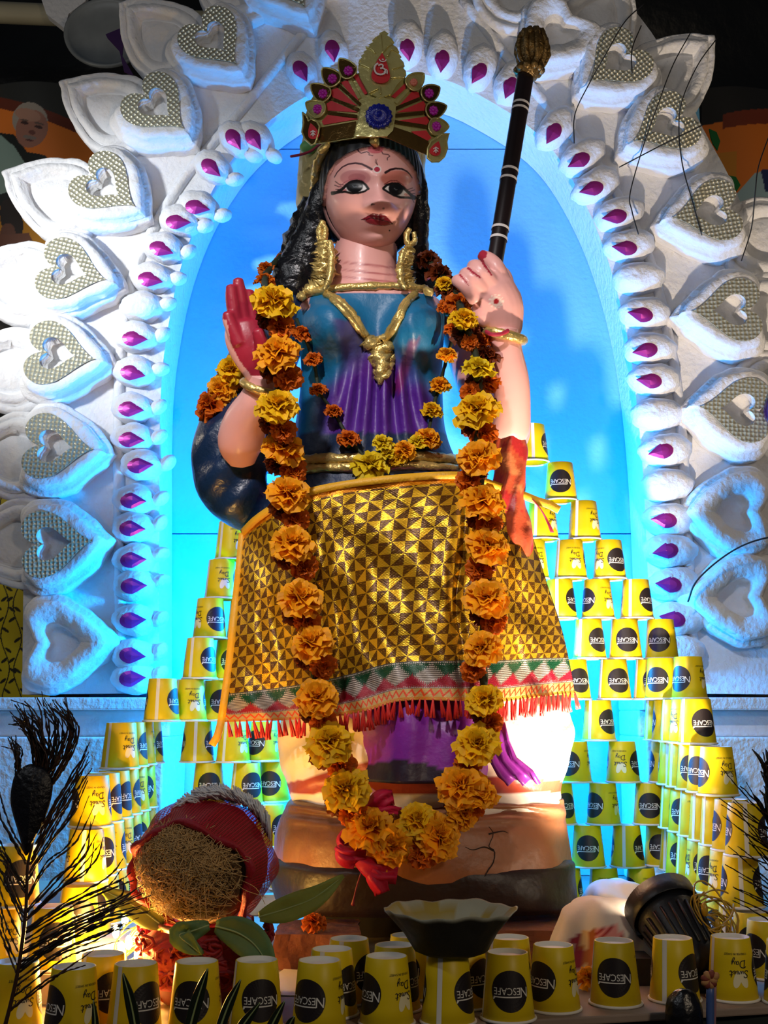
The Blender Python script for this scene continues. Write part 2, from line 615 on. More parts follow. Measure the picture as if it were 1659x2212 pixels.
# small petals beside the opening, each with a magenta foil drop
SMALL_L = [(650, 152), (718, 108), (505, 300), (548, 300), (455, 362), (424, 448), (382, 480), (346, 538), (322, 604), (300, 668), (288, 732), (284, 806), (280, 884), (281, 950),
           (300, 1006), (285, 1082), (283, 1142), (285, 1210), (286, 1266), (284, 1340), (283, 1416), (283, 1466)]
SMALL_R = [(880, 106), (955, 130), (1034, 157), (1102, 188), (1195, 287), (1252, 347), (1280, 408), (1330, 468), (1352, 536), (1372, 606), (1386, 680), (1396, 757), (1405, 823),
           (1412, 898), (1430, 975), (1432, 1050), (1437, 1124), (1440, 1190), (1447, 1263), (1455, 1337), (1458, 1408)]
NO_GEM = {(300, 668), (1372, 606), (1412, 898), (1432, 1050), (1458, 1408)}
for k, (px, py) in enumerate(SMALL_L + SMALL_R):
    left = (px, py) in SMALL_L
    tx, ty = (866, 620) if py < 620 else (866, py)
    ang = math.degrees(math.atan2(-(ty - py), tx - px)) + random.uniform(-5, 5)
    cs, sn = math.cos(R(ang)), -math.sin(R(ang))
    off = 8 if left else -6
    h = inst(small_me['l' if left else 'r'][k % 4], 'small_petal', arch, place(px + off * cs, py + off * sn, Y_FRONT, ang))
    if left:
        inst(blob_me, 'petal_tail', h, place(px + 62 * cs, py + 62 * sn - 8, Y_FRONT - 0.012, ang + random.uniform(10, 60)))
    if (px, py) not in NO_GEM:
        ga = ang + random.uniform(-14, 14) 
        s_ = 1 if left else -1
        inst(gem_me, 'foil_drop', h, place(px, py, Y_FRONT - 0.0415, ga))

# moulded rib of foam along the seam between the two petal rows
RIB = [(262, 1490), (258, 1200), (256, 960), (258, 800), (268, 690), (296, 570), (350, 460), (425, 350), (520, 240), (640, 90), (700, 20)]
V, Fc = tube([at(x, y, Y_FRONT - 0.002) for x, y in RIB], 0.011, 8, 60)
obj('seam_rib', V, Fc, foam, arch)
RIB = [(1000, 0), (1085, 110), (1150, 190), (1215, 265), (1290, 355), (1345, 440), (1395, 540), (1425, 640), (1450, 760), (1470, 900), (1482, 1100), (1492, 1300), (1500, 1470)]
V, Fc = tube([at(x, y, Y_FRONT - 0.002) for x, y in RIB], 0.011, 8, 60)
obj('seam_rib', V, Fc, foam, arch)

# stepped foam plinth under both legs of the arch
for k, (xa, xb) in enumerate(((-60, 378), (1366, 1720))):
    x0, x1 = at(xa, 1500, Y_FRONT).x, at(xb, 1500, Y_FRONT).x
    o = MB()
    o.add(*box(x0, x1, Y_FRONT - 0.09, Y_BACK - 0.002, 0.335, at(200, 1503, Y_FRONT).z - 0.004))
    o.add(*box(x0, x1, Y_FRONT - 0.045, Y_BACK - 0.003, 0.285, 0.335))
    o.add(*box(x0, x1, Y_FRONT - 0.11, Y_BACK - 0.001, 0.0, 0.285))
    b = o.obj('trim_%d' % (k + 1), foam, smooth=False)
    tag(b, None, None, kind='structure')
    md = b.modifiers.new('bevel', 'BEVEL'); md.width = 0.004; md.segments = 2

# ------------------------------------------------------------------ table
wood = mat('worn_grey_board', rgb(150, 132, 118), rough=0.75, bump=0.0012, bscale=35, var=0.28, vscale=9)
cloth_dark = mat('dark_green_cloth', rgb(22, 34, 34), rough=0.8, var=0.2)
e0, e1 = at_z(1143, 2203), at_z(1659, 2174)
d = (e1 - e0) / (e1.x - e0.x)
fl, fr = e0 + d * (-1.3 - e0.x), e0 + d * (1.3 - e0.x)
table = thing('table', 'long worn board table carrying the shrine', 'table', (0, 1.9, -0.75))
top = [(fl.x, fl.y, 0), (fr.x, fr.y, 0), (1.3, 2.75, 0), (-1.3, 2.75, 0)]
V, Fc = extrude_poly(top, (0, 0, -0.009))
o = fix_normals(obj('tabletop', V, Fc, wood, table, smooth=False))
md = o.modifiers.new('bevel', 'BEVEL'); md.width = 0.002; md.segments = 2
nn = 160
V = []
for j, z in enumerate((-0.0095, -0.2, -0.45, -0.75)):
    for i in range(nn):
        x = fl.x + (fr.x - fl.x) * i / (nn - 1)
        w = 0.004 + 0.010 * j / 3
        V.append((x, fl.y + (fr.y - fl.y) * i / (nn - 1) + 0.012 + w * math.sin(i * 0.8 + math.sin(i * .31)), z))
obj('table_skirt', V, grid_faces(nn, 4), cloth_dark, table)
for sx in (-1.2, 1.2):
    for yy in (1.6, 2.68):
        obj('leg', *box(sx - .03, sx + .03, yy - .03, yy + .03, -0.75, -0.009), wood, table, smooth=False)
V, Fc = box(-4, 4, -2.5, 5, -0.77, -0.75)
ground = obj('floor', V, Fc, mat('trodden_earth', rgb(92, 80, 70), rough=0.9, bump=0.004, bscale=12, var=0.2), smooth=False)
tag(ground, None, None, kind='structure')

# ------------------------------------------------------------------ behind the arch
tarp = mat('black_tarpaulin', rgb(20, 22, 22), rough=0.45, spec=0.5, bump=0.03, bscale=5, var=0.3, vscale=3)
nx, nz = 70, 40
V = []
for j in range(nz):
    for i in range(nx):
        x = -2.4 + 4.8 * i / (nx - 1); z = -0.75 + 3.4 * j / (nz - 1)
        V.append((x, 3.45 + 0.04 * math.sin(x * 5 + z * 3) + 0.05 * math.sin(z * 11 + 2 * math.sin(x * 2)), z))
o = obj('wall_rear', V, grid_faces(nx, nz), tarp)
tag(o, None, None, kind='structure')

# printed banner on the left with a grey haired man, and on the right
orange = rgb(214, 116, 34); cream = rgb(180, 190, 180)


def painted_sheet(name, px0, px1, py0, py1, Y, paint, label, cat, nu=150, nv=220, wav=0.012):
    V, C = [], []
    for j in range(nv):
        for i in range(nu):
            x = px0 + (px1 - px0) * i / (nu - 1); y = py0 + (py1 - py0) * j / (nv - 1)
            p = at(x, y, Y)
            V.append((p.x, Y + wav * math.sin(p.x * 22 + p.z * 6), p.z))
    XX, YY = np.meshgrid(np.linspace(px0, px1, nu), np.linspace(py0, py1, nv))
    C = paint(XX.ravel(), YY.ravel())
    o = obj(name, V, grid_faces(nu, nv, flip=True), mat('banner_print', (1, 1, 1), rough=0.5, attr='paint'), colors=C)
    md = o.modifiers.new('thick', 'SOLIDIFY'); md.thickness = 0.002
    return tag(o, label, cat)


def paint_left(x, y):
    C = np.tile(orange, (len(x), 1))
    def put(mask, c): C[mask] = rgb(*c)
    put(y < 208 + 0.33 * x, (40, 42, 40))
    put((y < 232 + 0.33 * x) & (y > 208 + .33 * x), (96, 40, 20))
    C[y > 395] = rgb(190, 130, 24)
    put(in_poly(x, y, [(-60, 270), (30, 290), (60, 330), (100, 340), (135, 380), (140, 430), (60, 440), (-60, 440)]), (20, 26, 22))
    put(in_poly(x, y, [(-60, 280), (-5, 285), (30, 315), (60, 362), (40, 372), (15, 410), (-60, 430)]), (126, 152, 146))
    def e(cx, cy, a, b, ang=0):
        t = R(ang); u = (x - cx) * math.cos(t) + (y - cy) * math.sin(t); v = -(x - cx) * math.sin(t) + (y - cy) * math.cos(t)
        return (u / a) ** 2 + (v / b) ** 2 < 1
    put(e(66, 262, 40, 36, 20), (150, 142, 132))
    put(e(70, 282, 36, 40, 18), (150, 104, 88))
    put(e(62, 252, 30, 13, 18), (164, 124, 106))
    for (cx, cy, a, b) in ((55, 268, 9, 3.5), (86, 279, 9, 3.5)): put(e(cx, cy, a, b, 15), (62, 38, 34))
    for (cx, cy, a, b) in ((53, 262, 11, 2), (88, 272, 11, 2)): put(e(cx, cy, a, b, 15), (96, 78, 70))
    put(e(72, 290, 8, 5, 15), (104, 62, 54)); put(e(66, 300, 16, 4, 15), (120, 110, 104)); put(e(66, 306, 10, 2, 15), (84, 44, 42))
    # second, darker head lower on the sheet
    put(e(22, 470, 24, 46, -14), (36, 26, 22)); put(e(14, 500, 16, 22), (104, 66, 50)); put(in_poly(x, y, [(-40, 505), (60, 500), (90, 560), (-40, 560)]), (112, 70, 52))
    return C


def paint_right(x, y):
    C = np.tile(orange, (len(x), 1))
    C[y < 268 - 0.12 * (x - 1530)] = rgb(30, 30, 30)
    C[(y > 330) & (x < 1590)] = rgb(196, 128, 36)
    C[in_poly(x, y, [(1590, 420), (1625, 380), (1720, 350), (1720, 520), (1590, 520)])] = rgb(150, 180, 190)
    C[in_poly(x, y, [(1560, 250), (1720, 225), (1720, 262), (1560, 280)])] = rgb(120, 50, 26)
    C[in_poly(x, y, [(1640, 372), (1720, 360), (1720, 400), (1650, 420)])] = rgb(26, 40, 90)
    return C


painted_sheet('banner', -60, 230, 180, 580, 2.75, paint_left, 'orange printed banner with a grey haired man, beside left petals', 'banner')
painted_sheet('banner', 1515, 1720, 190, 520, 2.75, paint_right, 'orange and yellow printed banner behind the right side of the arch', 'banner', 90, 130)


def paint_vine(x, y):
    C = np.tile(rgb(206, 186, 26), (len(x), 1))
    for bx in (-20, 12, 40):
        C[np.abs(x - bx - 9 * np.sin(y * .045 + bx)) < 1.4] = rgb(36, 34, 18)
        for k in range(24):
            cy = 1070 + k * 22 + bx % 7; s = 1 if k % 2 else -1
            cx = bx + 9 * math.sin(cy * .045 + bx) + s * 9
            t = R(35 * s); u = (x - cx) * math.cos(t) + (y - cy) * math.sin(t); v = -(x - cx) * math.sin(t) + (y - cy) * math.cos(t)
            C[(u / 9) ** 2 + (v / 3.2) ** 2 < 1] = rgb(36, 34, 18)
    return C


painted_sheet('curtain', -60, 110, 1060, 1540, 2.64, paint_vine, 'yellow curtain with dark vine print left of the arch', 'curtain', 130, 330, 0.01)

pole_m = mat('pale_bamboo', rgb(176, 168, 140), rough=0.55, var=0.12, vscale=6)
V, Fc = tube([at(-120, 22, 2.95), at(150, 34, 2.95), at(330, 44, 2.95), at(720, 58, 2.95)], [0.028, 0.028, .029, .028], 18, 24)
tag(obj('bamboo_pole', V, Fc, pole_m), 'pale horizontal bamboo tent pole at upper left', 'pole')
# white foam offcut hanging over the pole
o = plate('foam_offcut', [(95, -40), (90, 0), (100, 30), (140, 62), (148, 30), (185, 2), (185, -40)], foam, None, 2.888, 0, 0.03)
tag(o, 'white folded foam scrap hanging over the bamboo pole', 'foam scrap')
# translucent lid tucked behind the petals
lid_m = mat('cloudy_plastic', rgb(150, 156, 158), rough=0.35, spec=0.6, var=0.25, vscale=18, trans=0.3)
c = at(232, 72, 2.78)
V, Fc = relief('circle', [(1, 0), (1, .006), (.95, .01), (.90, .004), (.5, .004), (.1, .003)], 0, 0, 48, False, 96 * mpp(2.78, 1.5), 84 * mpp(2.78, 1.5) / .72)
me = make_mesh('plastic_lid', V, Fc, lid_m)
o = inst(me, 'plastic_lid', None, Matrix.Translation(c))
tag(o, 'cloudy round plastic lid hanging below the bamboo pole', 'lid')
purple_cloth = mat('purple_ribbon', rgb(62, 20, 84), rough=0.5)
o = plate('ribbon', [(262, 60), (285, 46), (270, 70), (264, 120), (290, 165), (268, 155), (258, 110), (232, 82), (228, 74)], purple_cloth, None, 2.562, 0, 0.003)
tag(o, 'dark purple ribbon knotted beside the top left petals', 'ribbon')
leaf_green = mat('green_plastic', rgb(22, 96, 44), rough=0.4)
for k, pts in enumerate(([(1532, 278), (1548, 285), (1556, 305), (1550, 325), (1540, 310), (1535, 295)], [(1566, 377), (1590, 382), (1600, 400), (1592, 412), (1574, 402), (1564, 390)])):
    o = plate('green_tag', pts, leaf_green, None, (2.560, 2.555)[k], 0, 0.004)
    tag(o, ('small green plastic leaf beside the upper right arch edge', 'small green plastic leaf below the other on the right edge')[k], 'leaf')

# ================================================================== the idol
IY = 1.86
idol = thing('goddess_idol', 'painted clay goddess idol with foil crown standing on a dark rock base', 'idol', tuple(at_z(915, 1990, 0.062)))
idol.location = (0.06, IY, 0.062); OFF[idol.name] = Vector((0.06, IY, 0.062))

skin_m = mat('painted_skin', (1, 1, 1), rough=0.38, spec=0.4, attr='paint', coat=0.05, bump=0.0006, bscale=70)
SKIN = np.array(rgb(234, 172, 165)); ALTA = np.array(rgb(168, 40, 62))
gold_paint = mat('gold_paint', rgb(214, 186, 112), rough=0.3, metal=0.6, bump=0.006, bscale=55, var=0.22, vscale=45)
black_hair = mat('black_gloss_paint', rgb(20, 21, 26), rough=0.28, spec=0.6, bump=0.006, bscale=45)


def loft(rows, Yc, seg=72, top=True, bottom=True, f=None, power=2.0):
    """stack of horizontal ovals: rows = (py, x_left, x_right, half_depth[, Y centre])"""
    rows = [tuple(r) + ((Yc,) if len(r) == 4 else ()) for r in rows]
    Q = catmull(rows, max(24, 8 * len(rows)))
    V = []
    for py, xl, xr, b, yc in Q:
        p0, p1 = at(xl, py, yc), at(xr, py, yc)
        cx, a, z = (p0.x + p1.x) / 2, abs(p1.x - p0.x) / 2, (p0.z + p1.z) / 2
        for k in range(seg):
            t = 2 * math.pi * k / seg
            c, s = math.cos(t), math.sin(t)
            e = 2 / power
            V.append((cx + a * math.copysign(abs(c) ** e, c), yc + b * math.copysign(abs(s) ** e, s), z))
    V = np.array(V)
    Fc = grid_faces(seg, len(Q), wrap_u=True, flip=True)
    if f is not None: V = f(V)
    ca, cb = len(V), len(V) + 1
    V = np.vstack([V, V[:seg].mean(0), V[-seg:].mean(0)])
    o = (len(Q) - 1) * seg
    if top: Fc += [(ca, k, (k + 1) % seg) for k in range(seg)]
    if bottom: Fc += [(cb, o + (k + 1) % seg, o + k) for k in range(seg)]
    return V, Fc


def gauss(px, py, cx, cy, sx, sy):
    return np.exp(-((px - cx) / sx) ** 2 / 2 - ((py - cy) / sy) ** 2 / 2)


# ---- rock base, two tiers
rock_m = mat('dark_rock_paint', rgb(36, 20, 20), rough=0.45, spec=0.5, bump=0.008, bscale=14, var=0.35, vscale=12)
rock2_m = mat('brown_rock_paint', rgb(150, 92, 60), rough=0.42, spec=0.5, bump=0.006, bscale=16, var=0.3, vscale=9, attr='paint')


def rocky(amp, sc_, seed):
    def f(V):
        n = value_noise(V, sc_, seed)
        c = np.array([V[:, 0].mean(), V[:, 1].mean()])
        D = V[:, :2] - c
        V = V.copy(); V[:, :2] += D * (amp * n)[:, None]
        V[:, 2] += 0.25 * amp * 0.2 * value_noise(V, sc_ * 1.3, seed + 1)
        return V
    return f


V, Fc = loft([(1846, 606, 1222, .150), (1858, 592, 1238, .160), (1890, 586, 1240, .162), (1930, 592, 1242, .160), (1945, 600, 1236, .156)], IY, f=rocky(.03, 14, 3), power=2.8)
obj('rock_base', V, Fc, rock_m, idol)


def tier(V):
    px, py = pix(V)
    V = rocky(.035, 16, 5)(V)
    V[:, 1] += .007 * np.sin(py * .20 + 2.5 * np.sin(px * .013)) * smoothstep(1800, 1750, py)
    return V


V, Fc = loft([(1722, 640, 1206, .120), (1735, 622, 1212, .135), (1790, 604, 1220, .155), (1840, 600, 1226, .160), (1872, 604, 1226, .158), (1890, 620, 1216, .150)], IY, f=tier, power=2.6)
px, py = pix(V)
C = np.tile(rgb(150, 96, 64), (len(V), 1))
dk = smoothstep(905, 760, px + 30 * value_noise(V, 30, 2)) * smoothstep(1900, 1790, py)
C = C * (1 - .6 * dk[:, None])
crk = np.minimum(d_line(px, py, [(1042, 1905), (1062, 1868), (1068, 1838), (1050, 1826), (1066, 1800), (1056, 1785)], 3), d_line(px, py, [(1066, 1838), (1030, 1830), (1005, 1832)], 2))
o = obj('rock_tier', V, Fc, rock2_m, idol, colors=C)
BVH_TIER = BVHTree.FromPolygons([tuple(v) for v in V], Fc)
# dark brown cracks in the paint of the tier
crack_m = mat('crack_brown', rgb(40, 24, 18), rough=0.9)


def on_surface(bvh, px, py, lift=0.001, fallback=None):
    o_, d_ = ray(px, py)
    h = bvh.ray_cast(o_, d_)
    if h[0] is None:
        return at(px, py, fallback) if fallback else None
    return h[0] + h[1] * (lift if h[1].dot(d_) < 0 else -lift)


for pts in ([(1042, 1902), (1054, 1880), (1066, 1862), (1068, 1838), (1056, 1828), (1066, 1802), (1056, 1786)], [(1066, 1838), (1046, 1830), (1022, 1836), (1005, 1830)], [(1056, 1802), (1085, 1796), (1098, 1800)]):
    P = [on_surface(BVH_TIER, x, y, 0.0003, 1.70) for x, y in catmull(pts, 16)]
    V, Fc = tube(P, [0.0012 * (1 - .7 * i / 15) for i in range(16)], 5)
    obj('crack', V, Fc, crack_m, idol)

# ---- cream seat drum behind the legs with painted bands
seat_m = mat('cream_paint', (1, 1, 1), rough=0.42, spec=0.5, bump=0.004, bscale=22, attr='paint', var=0.06, vscale=12)


def drum_f(V):
    px, py = pix(V)
    V = V.copy()
    a = np.arctan2(V[:, 1] - IY, V[:, 0] - .06)
    V[:, 1] -= .006 * np.sin(py * .085 + 3 * np.sin(px * .02)) * np.abs(np.cos(a))
    return V


V, Fc = loft([(1440, 640, 1190, .09), (1520, 618, 1222, .115), (1580, 602, 1238, .125), (1640, 604, 1228, .125), (1690, 620, 1212, .128), (1728, 632, 1210, .132), (1745, 640, 1205, .132)], IY, f=drum_f, power=2.4)
px, py = pix(V)
C = np.tile(rgb(236, 214, 184), (len(V), 1))
band = in_poly(px, py, [(560, 1708), (760, 1655), (800, 1640), (870, 1630), (950, 1650), (1000, 1672), (1280, 1690), (1280, 1712), (560, 1716)])
C[band] = rgb(160, 66, 46)
C[(py > 1714)] = rgb(232, 220, 205)
obj('seat_drum', V, Fc, seat_m, idol, colors=C)
BVH_DRUM = BVHTree.FromPolygons([tuple(v) for v in V], Fc)
# worn red lettering-like brush marks on the band below the sari
mb = MB()
x = 828
for k in range(8):
    h = (9, 12, 8, 12, 9, 13, 8, 10)[k]
    g = (random.uniform(-3, 3), random.uniform(-3, 3))
    pts = catmull([(x, 1684 - 3), (x + 3 + g[0], 1684 - h), (x + 7, 1684 - h + 4), (x + 5 + g[1], 1684 + 2)], 10)
    P = [on_surface(BVH_DRUM, a, b - 4, 0.0006, 1.73) for a, b in pts]
    mb.add(*tube(P, 0.0011, 5)); x += 10
mb.obj('brush_lettering', mat('faded_red_paint', rgb(116, 30, 24), rough=0.6), idol)

# ---- purple sari falling over the legs
sari_m = mat('sari_paint', (1, 1, 1), rough=0.4, spec=0.5, bump=0.0025, bscale=30, attr='paint', var=0.08, vscale=20)


def folds(freq, amp, ph=0.0):
    def f(V):
        px, py = pix(V)
        V = V.copy()
        w = np.sin(px * freq + ph + 0.6 * np.sin(py * .012))
        V[:, 1] -= amp * w * (V[:, 1] < IY)
        return V
    return f


V, Fc = loft([(1080, 600, 1090, .11), (1300, 600, 1120, .13), (1480, 660, 1110, .14, 1.85), (1560, 735, 1085, .15, 1.84), (1620, 752, 1080, .155, 1.84), (1680, 748, 1085, .160, 1.84)], IY, f=folds(.052, .007), seg=110)
px, py = pix(V)
C = np.tile(rgb(128, 36, 150), (len(V), 1))
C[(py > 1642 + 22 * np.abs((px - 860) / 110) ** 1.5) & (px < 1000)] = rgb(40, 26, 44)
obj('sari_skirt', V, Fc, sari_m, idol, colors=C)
# trailing hem on the right
hem = [((1040, 1560), (1090, 1560)), ((1050, 1610), (1098, 1600)), ((1060, 1650), (1112, 1640)), ((1075, 1678), (1145, 1668)), ((1090, 1690), (1162, 1690))]
V = []
for i, (a, b) in enumerate(hem):
    for k in range(14):
        u = k / 13
        x = a[0] + (b[0] - a[0]) * u; y = a[1] + (b[1] - a[1]) * u + (6 * math.sin(u * 14) if i == 4 else 0)
        V.append(tuple(at(x, y, 1.715 - 0.004 * math.sin(u * 14) * i / 2)))
o = obj('sari_hem', V, grid_faces(14, 5, flip=True), sari_m, idol, colors=np.tile(rgb(140, 44, 150), (len(V), 1)))
md = o.modifiers.new('thick', 'SOLIDIFY'); md.thickness = 0.006

# ---- torso with painted blouse
def torso_f(V):
    px, py = pix(V)
    V = V.copy()
    front = V[:, 1] < IY
    b = 0.060 * np.exp(-(((px - 708) / 64) ** 2 + ((py - 716) / 58) ** 2) ** 1.6) + 0.060 * np.exp(-(((px - 902) / 58) ** 2 + ((py - 718) / 58) ** 2) ** 1.6)
    b -= 0.012 * gauss(px, py, 812, 690, 34, 40)
    fold = gauss(px, py, 830, 865, 62, 62) * np.sin((px - 825) * (1.25 - .0025 * (py - 780)) * .155 + .6) * .019
    fold += gauss(px, py, 730, 820, 60, 80) * np.sin((px - 700 - (py - 800) * .12) * .07) * .006
    V[:, 1] -= np.where(front, b + fold, 0)
    return V


V, Fc = loft([(618, 720, 866, .040), (630, 690, 900, .050), (645, 655, 938, .062), (670, 640, 958, .072), (720, 640, 958, .078), (780, 650, 956, .078), (850, 648, 956, .080), (930, 636, 962, .085), (1000, 620, 990, .092), (1060, 596, 1050, .10), (1110, 590, 1090, .105)],
             IY, seg=150, f=torso_f)
px, py = pix(V)
teal = np.array(rgb(18, 104, 150)); purp = np.array(rgb(84, 30, 140)); dkb = np.array(rgb(24, 44, 76))
v_edge = 740 + np.abs(px - 815) * .9
w = smoothstep(-40, 40, py - v_edge + 14 * value_noise(V, 40, 4)) * smoothstep(660, 720, px) * smoothstep(965, 930, px)
C = teal + (purp - teal) * w[:, None]
strip = .55 * smoothstep(16, -8, np.abs(px - 752 - (py - 700) * .25) - 26) * (py > 690) * (px < 800) * smoothstep(840, 780, py)
C = C + (np.array(rgb(96, 26, 120)) - C) * strip[:, None]
rs = .5 * smoothstep(10, -2, np.abs(px - 872 + (py - 800) * .35) - 7) * (py > 730) * (py < 850)
C = C + (np.array(rgb(150, 26, 60)) - C) * rs[:, None]
C[(py > 935)] = dkb
neck_sk = (py < 634) | ((px < 668) & (py < 668)) | ((px > 936) & (py < 660))
C[neck_sk] = SKIN * .95
TORSO_V, TORSO_F = V, Fc
obj('torso', V, Fc, mat('blouse_paint', (1, 1, 1), rough=0.46, spec=0.55, attr='paint', bump=0.003, bscale=38, var=0.08, vscale=25), idol, colors=C)
BVH_T = BVHTree.FromPolygons([tuple(v) for v in V], Fc)


def lumpy(name, paths, parent, m, bvh, lift=0.004, noise=0.12, seg=9, Yf=None):
    mb = MB()
    for pts, rad in paths:
        n = max(16, 7 * len(pts))
        q = catmull([(x, y, r) for (x, y), r in zip(pts, rad if not np.isscalar(rad) else [rad] * len(pts))], n)
        P = [on_surface(bvh, x, y, lift, Yf or 1.76) for x, y, r in q]
        mb.add(*tube(P, list(q[:, 2] * mpp(1.78, .85)), seg, noise=noise))
    return mb.obj(name, m, parent)


lumpy('necklace', [([(652, 642), (690, 634), (760, 624), (830, 622), (890, 626), (934, 632)], 9),
                   ([(706, 640), (740, 662), (766, 694), (786, 726), (812, 738), (838, 728), (858, 698), (876, 664), (896, 640)], 9),
                   ([(716, 652), (752, 690), (780, 724), (812, 744), (842, 730), (866, 694), (884, 656)], 6)], idol, gold_paint, BVH_T)
o = lumpy('pendant', [([(792, 740), (818, 760), (846, 742)], 15), ([(818, 748), (826, 790), (824, 832)], [22, 18, 4]), ([(802, 770), (812, 800), (822, 824)], [12, 10, 4]), ([(846, 764), (838, 792), (826, 828)], [11, 9, 4])], idol, gold_paint, BVH_T, .003, .2)
# gold waist belt
mb = MB()
for yy, r in ((992, 12), (1012, 10)):
    q = catmull([(640, yy + 6), (700, yy), (800, yy), (900, yy - 4), (985, yy + 4)], 40)
    mb.add(*tube([on_surface(BVH_T, x, y, .003, 1.77) for x, y in q], r * mpp(1.78), 9, noise=.12))
mb.obj('waist_belt', gold_paint, idol)

# ---- neck
V, Fc = loft([(480, 745, 868, .045, 1.86), (540, 722, 858, .048, 1.855), (590, 716, 860, .050, 1.855), (625, 700, 880, .056, 1.86), (645, 690, 890, .058, 1.86)], 1.855, seg=80,
             f=lambda V: V - np.stack([0 * V[:, 0], .0002 * np.sin(pix(V)[1] * .36) * (pix(V)[1] > 560), 0 * V[:, 0]], 1))
px, py = pix(V)
C = np.tile(SKIN * .98, (len(V), 1))
for y0 in (572, 588, 603):
    m_ = smoothstep(3.2, .6, np.abs(py - y0 - 6 * np.sin((px - 790) * .02))) * gauss(px, py, 800, y0, 46, 60)
    C = C + (np.array(rgb(150, 30, 50)) - C) * (m_ * .8)[:, None]
obj('neck', V, Fc, skin_m, idol, colors=C)

# ---- head: modelled egg with face relief and painted features
HC = at(800, 402, 1.82)
rx, ry, rz = .0755, .088, .108
yaw, pit = R(7), R(7)
nU, nW = 340, 380
th = np.linspace(-R(115), R(115), nU); ph = np.linspace(-R(86), R(84), nW)
TH_, PH = np.meshgrid(th, ph)
TH_, PH = TH_.ravel(), PH.ravel()
X = rx * np.cos(PH) * np.sin(TH_); Yl = -ry * np.cos(PH) * np.cos(TH_); Z = rz * np.sin(PH)
nar = 1 - .05 * smoothstep(.0, 1.0, -Z / rz) ** 1.2
X *= nar; Yl *= 1 - .10 * smoothstep(.3, 1.0, -Z / rz)
rot = Matrix.Rotation(yaw, 3, 'Z') @ Matrix.Rotation(pit, 3, 'X')
rot = np.array(rot)
P = np.stack([X, Yl, Z], 1) @ rot.T + np.array(HC)
fwd = rot @ np.array([0, -1, 0]); fwd /= np.linalg.norm(fwd)
px, py = pix(P)
fr = smoothstep(R(100), R(70), np.abs(TH_))
g = lambda cx, cy, sx, sy, a: a * gauss(px, py, cx, cy, sx, sy)
D = np.zeros(len(P))
# nose: bridge ridge growing to the tip with a sharp underside
t = np.clip((py - 372) / (452 - 372), 0, 1)
ridge = (.004 + .026 * t ** 1.3) * np.exp(-((px - (814 + 7 * t)) / (9 + 9 * t)) ** 2 / 2) * smoothstep(366, 384, py) * smoothstep(462, 451, py)
D += ridge + g(802, 449, 9, 7, .012) + g(841, 451, 9, 7, .012) + g(821, 446, 11, 8, .006)
D += g(762, 406, 30, 15, -.008) + g(858, 410, 28, 15, -.008)
D += g(767, 408, 19, 10, .0085) + g(857, 411, 18, 10, .0085)
D += g(765, 372, 40, 12, .004) + g(858, 376, 36, 12, .004)
D += g(802, 476, 13, 6, .0035) + g(832, 477, 13, 6, .0035) + g(817, 488, 17, 7, .0045) + g(817, 503, 20, 6, -.003)
D += g(816, 528, 24, 16, .010) + g(742, 455, 26, 28, .005) + g(876, 460, 22, 26, .005)
D += g(817, 470, 4, 6, -.002)
# raised hair beyond the hairline
fc = lambda L: [(680 + .1567 * a, 290 + .1567 * b) for a, b in L]
hairline = fc([(155, 1150), (150, 960), (165, 790), (215, 560), (300, 420), (420, 320), (560, 250), (700, 205), (800, 190), (850, 175), (900, 200), (1010, 225), (1150, 285), (1280, 400), (1350, 520), (1400, 700), (1412, 900), (1400, 1150)])
P = P + fwd * (D * fr)[:, None]
px, py = pix(P)
front = (np.abs(TH_) < R(96))
face_poly = hairline + [(905, 640), (700, 640)]
face = in_poly(px, py, face_poly) & front
hair = ~face & ((py < 470) | (np.abs(TH_) > R(80)))
nrm = np.stack([X / rx ** 2, Yl / ry ** 2, Z / rz ** 2], 1) @ rot.T; nrm /= np.linalg.norm(nrm, axis=1)[:, None]
strand = .0007 * np.sin((px - 812) * .16 + 40 * np.abs(TH_)) * hair
P = P + nrm * (hair * .006 + strand)[:, None]
px, py = pix(P)
px0, py0 = px, py
C = np.tile(SKIN, (len(P), 1))


def put(mask, c, a=1.0):
    m_ = np.clip(np.asarray(mask, float) * a, 0, 1)[:, None]
    C[:] = C + (np.array(rgb(*c)) - C) * m_


def poly(L): return in_poly(px, py, fc(L)) & front
def soft(L, w0, w1=None, s=.5): return smoothstep(s, -s, d_line(px, py, fc(L), w0 * .1567, None if w1 is None else w1 * .1567)) * front
def oval(cx, cy, a, b): return smoothstep(1.08, .92, np.hypot((px - 680 - .1567 * cx) / (.1567 * a), (py - 290 - .1567 * cy) / (.1567 * b))) * front


# rouge and eye shadow
put(oval(560, 600, 210, 110) * .75, (160, 66, 92), .6)
put(oval(1130, 610, 220, 110) * .8, (208, 92, 60), .75)
put(oval(580, 600, 120, 60), (150, 52, 80), .35)
put(poly([(390, 775), (430, 712), (480, 668), (560, 640), (640, 650), (690, 690), (725, 745), (680, 778), (600, 804), (500, 806), (430, 798)]), (236, 232, 232))
put(poly([(390, 775), (430, 712), (480, 668), (560, 640), (640, 650), (690, 690), (725, 745), (680, 778), (600, 804), (500, 806), (430, 798)]) * oval(548, 712, 118, 96), (14, 14, 18))
put(poly([(955, 738), (1000, 700), (1080, 680), (1160, 690), (1230, 750), (1295, 825), (1250, 850), (1150, 850), (1060, 826), (1000, 784)]), (232, 226, 220))
put(poly([(955, 738), (1000, 700), (1080, 680), (1160, 690), (1230, 750), (1295, 825), (1250, 850), (1150, 850), (1060, 826), (1000, 784)]) * oval(1120, 748, 104, 96), (14, 14, 18))
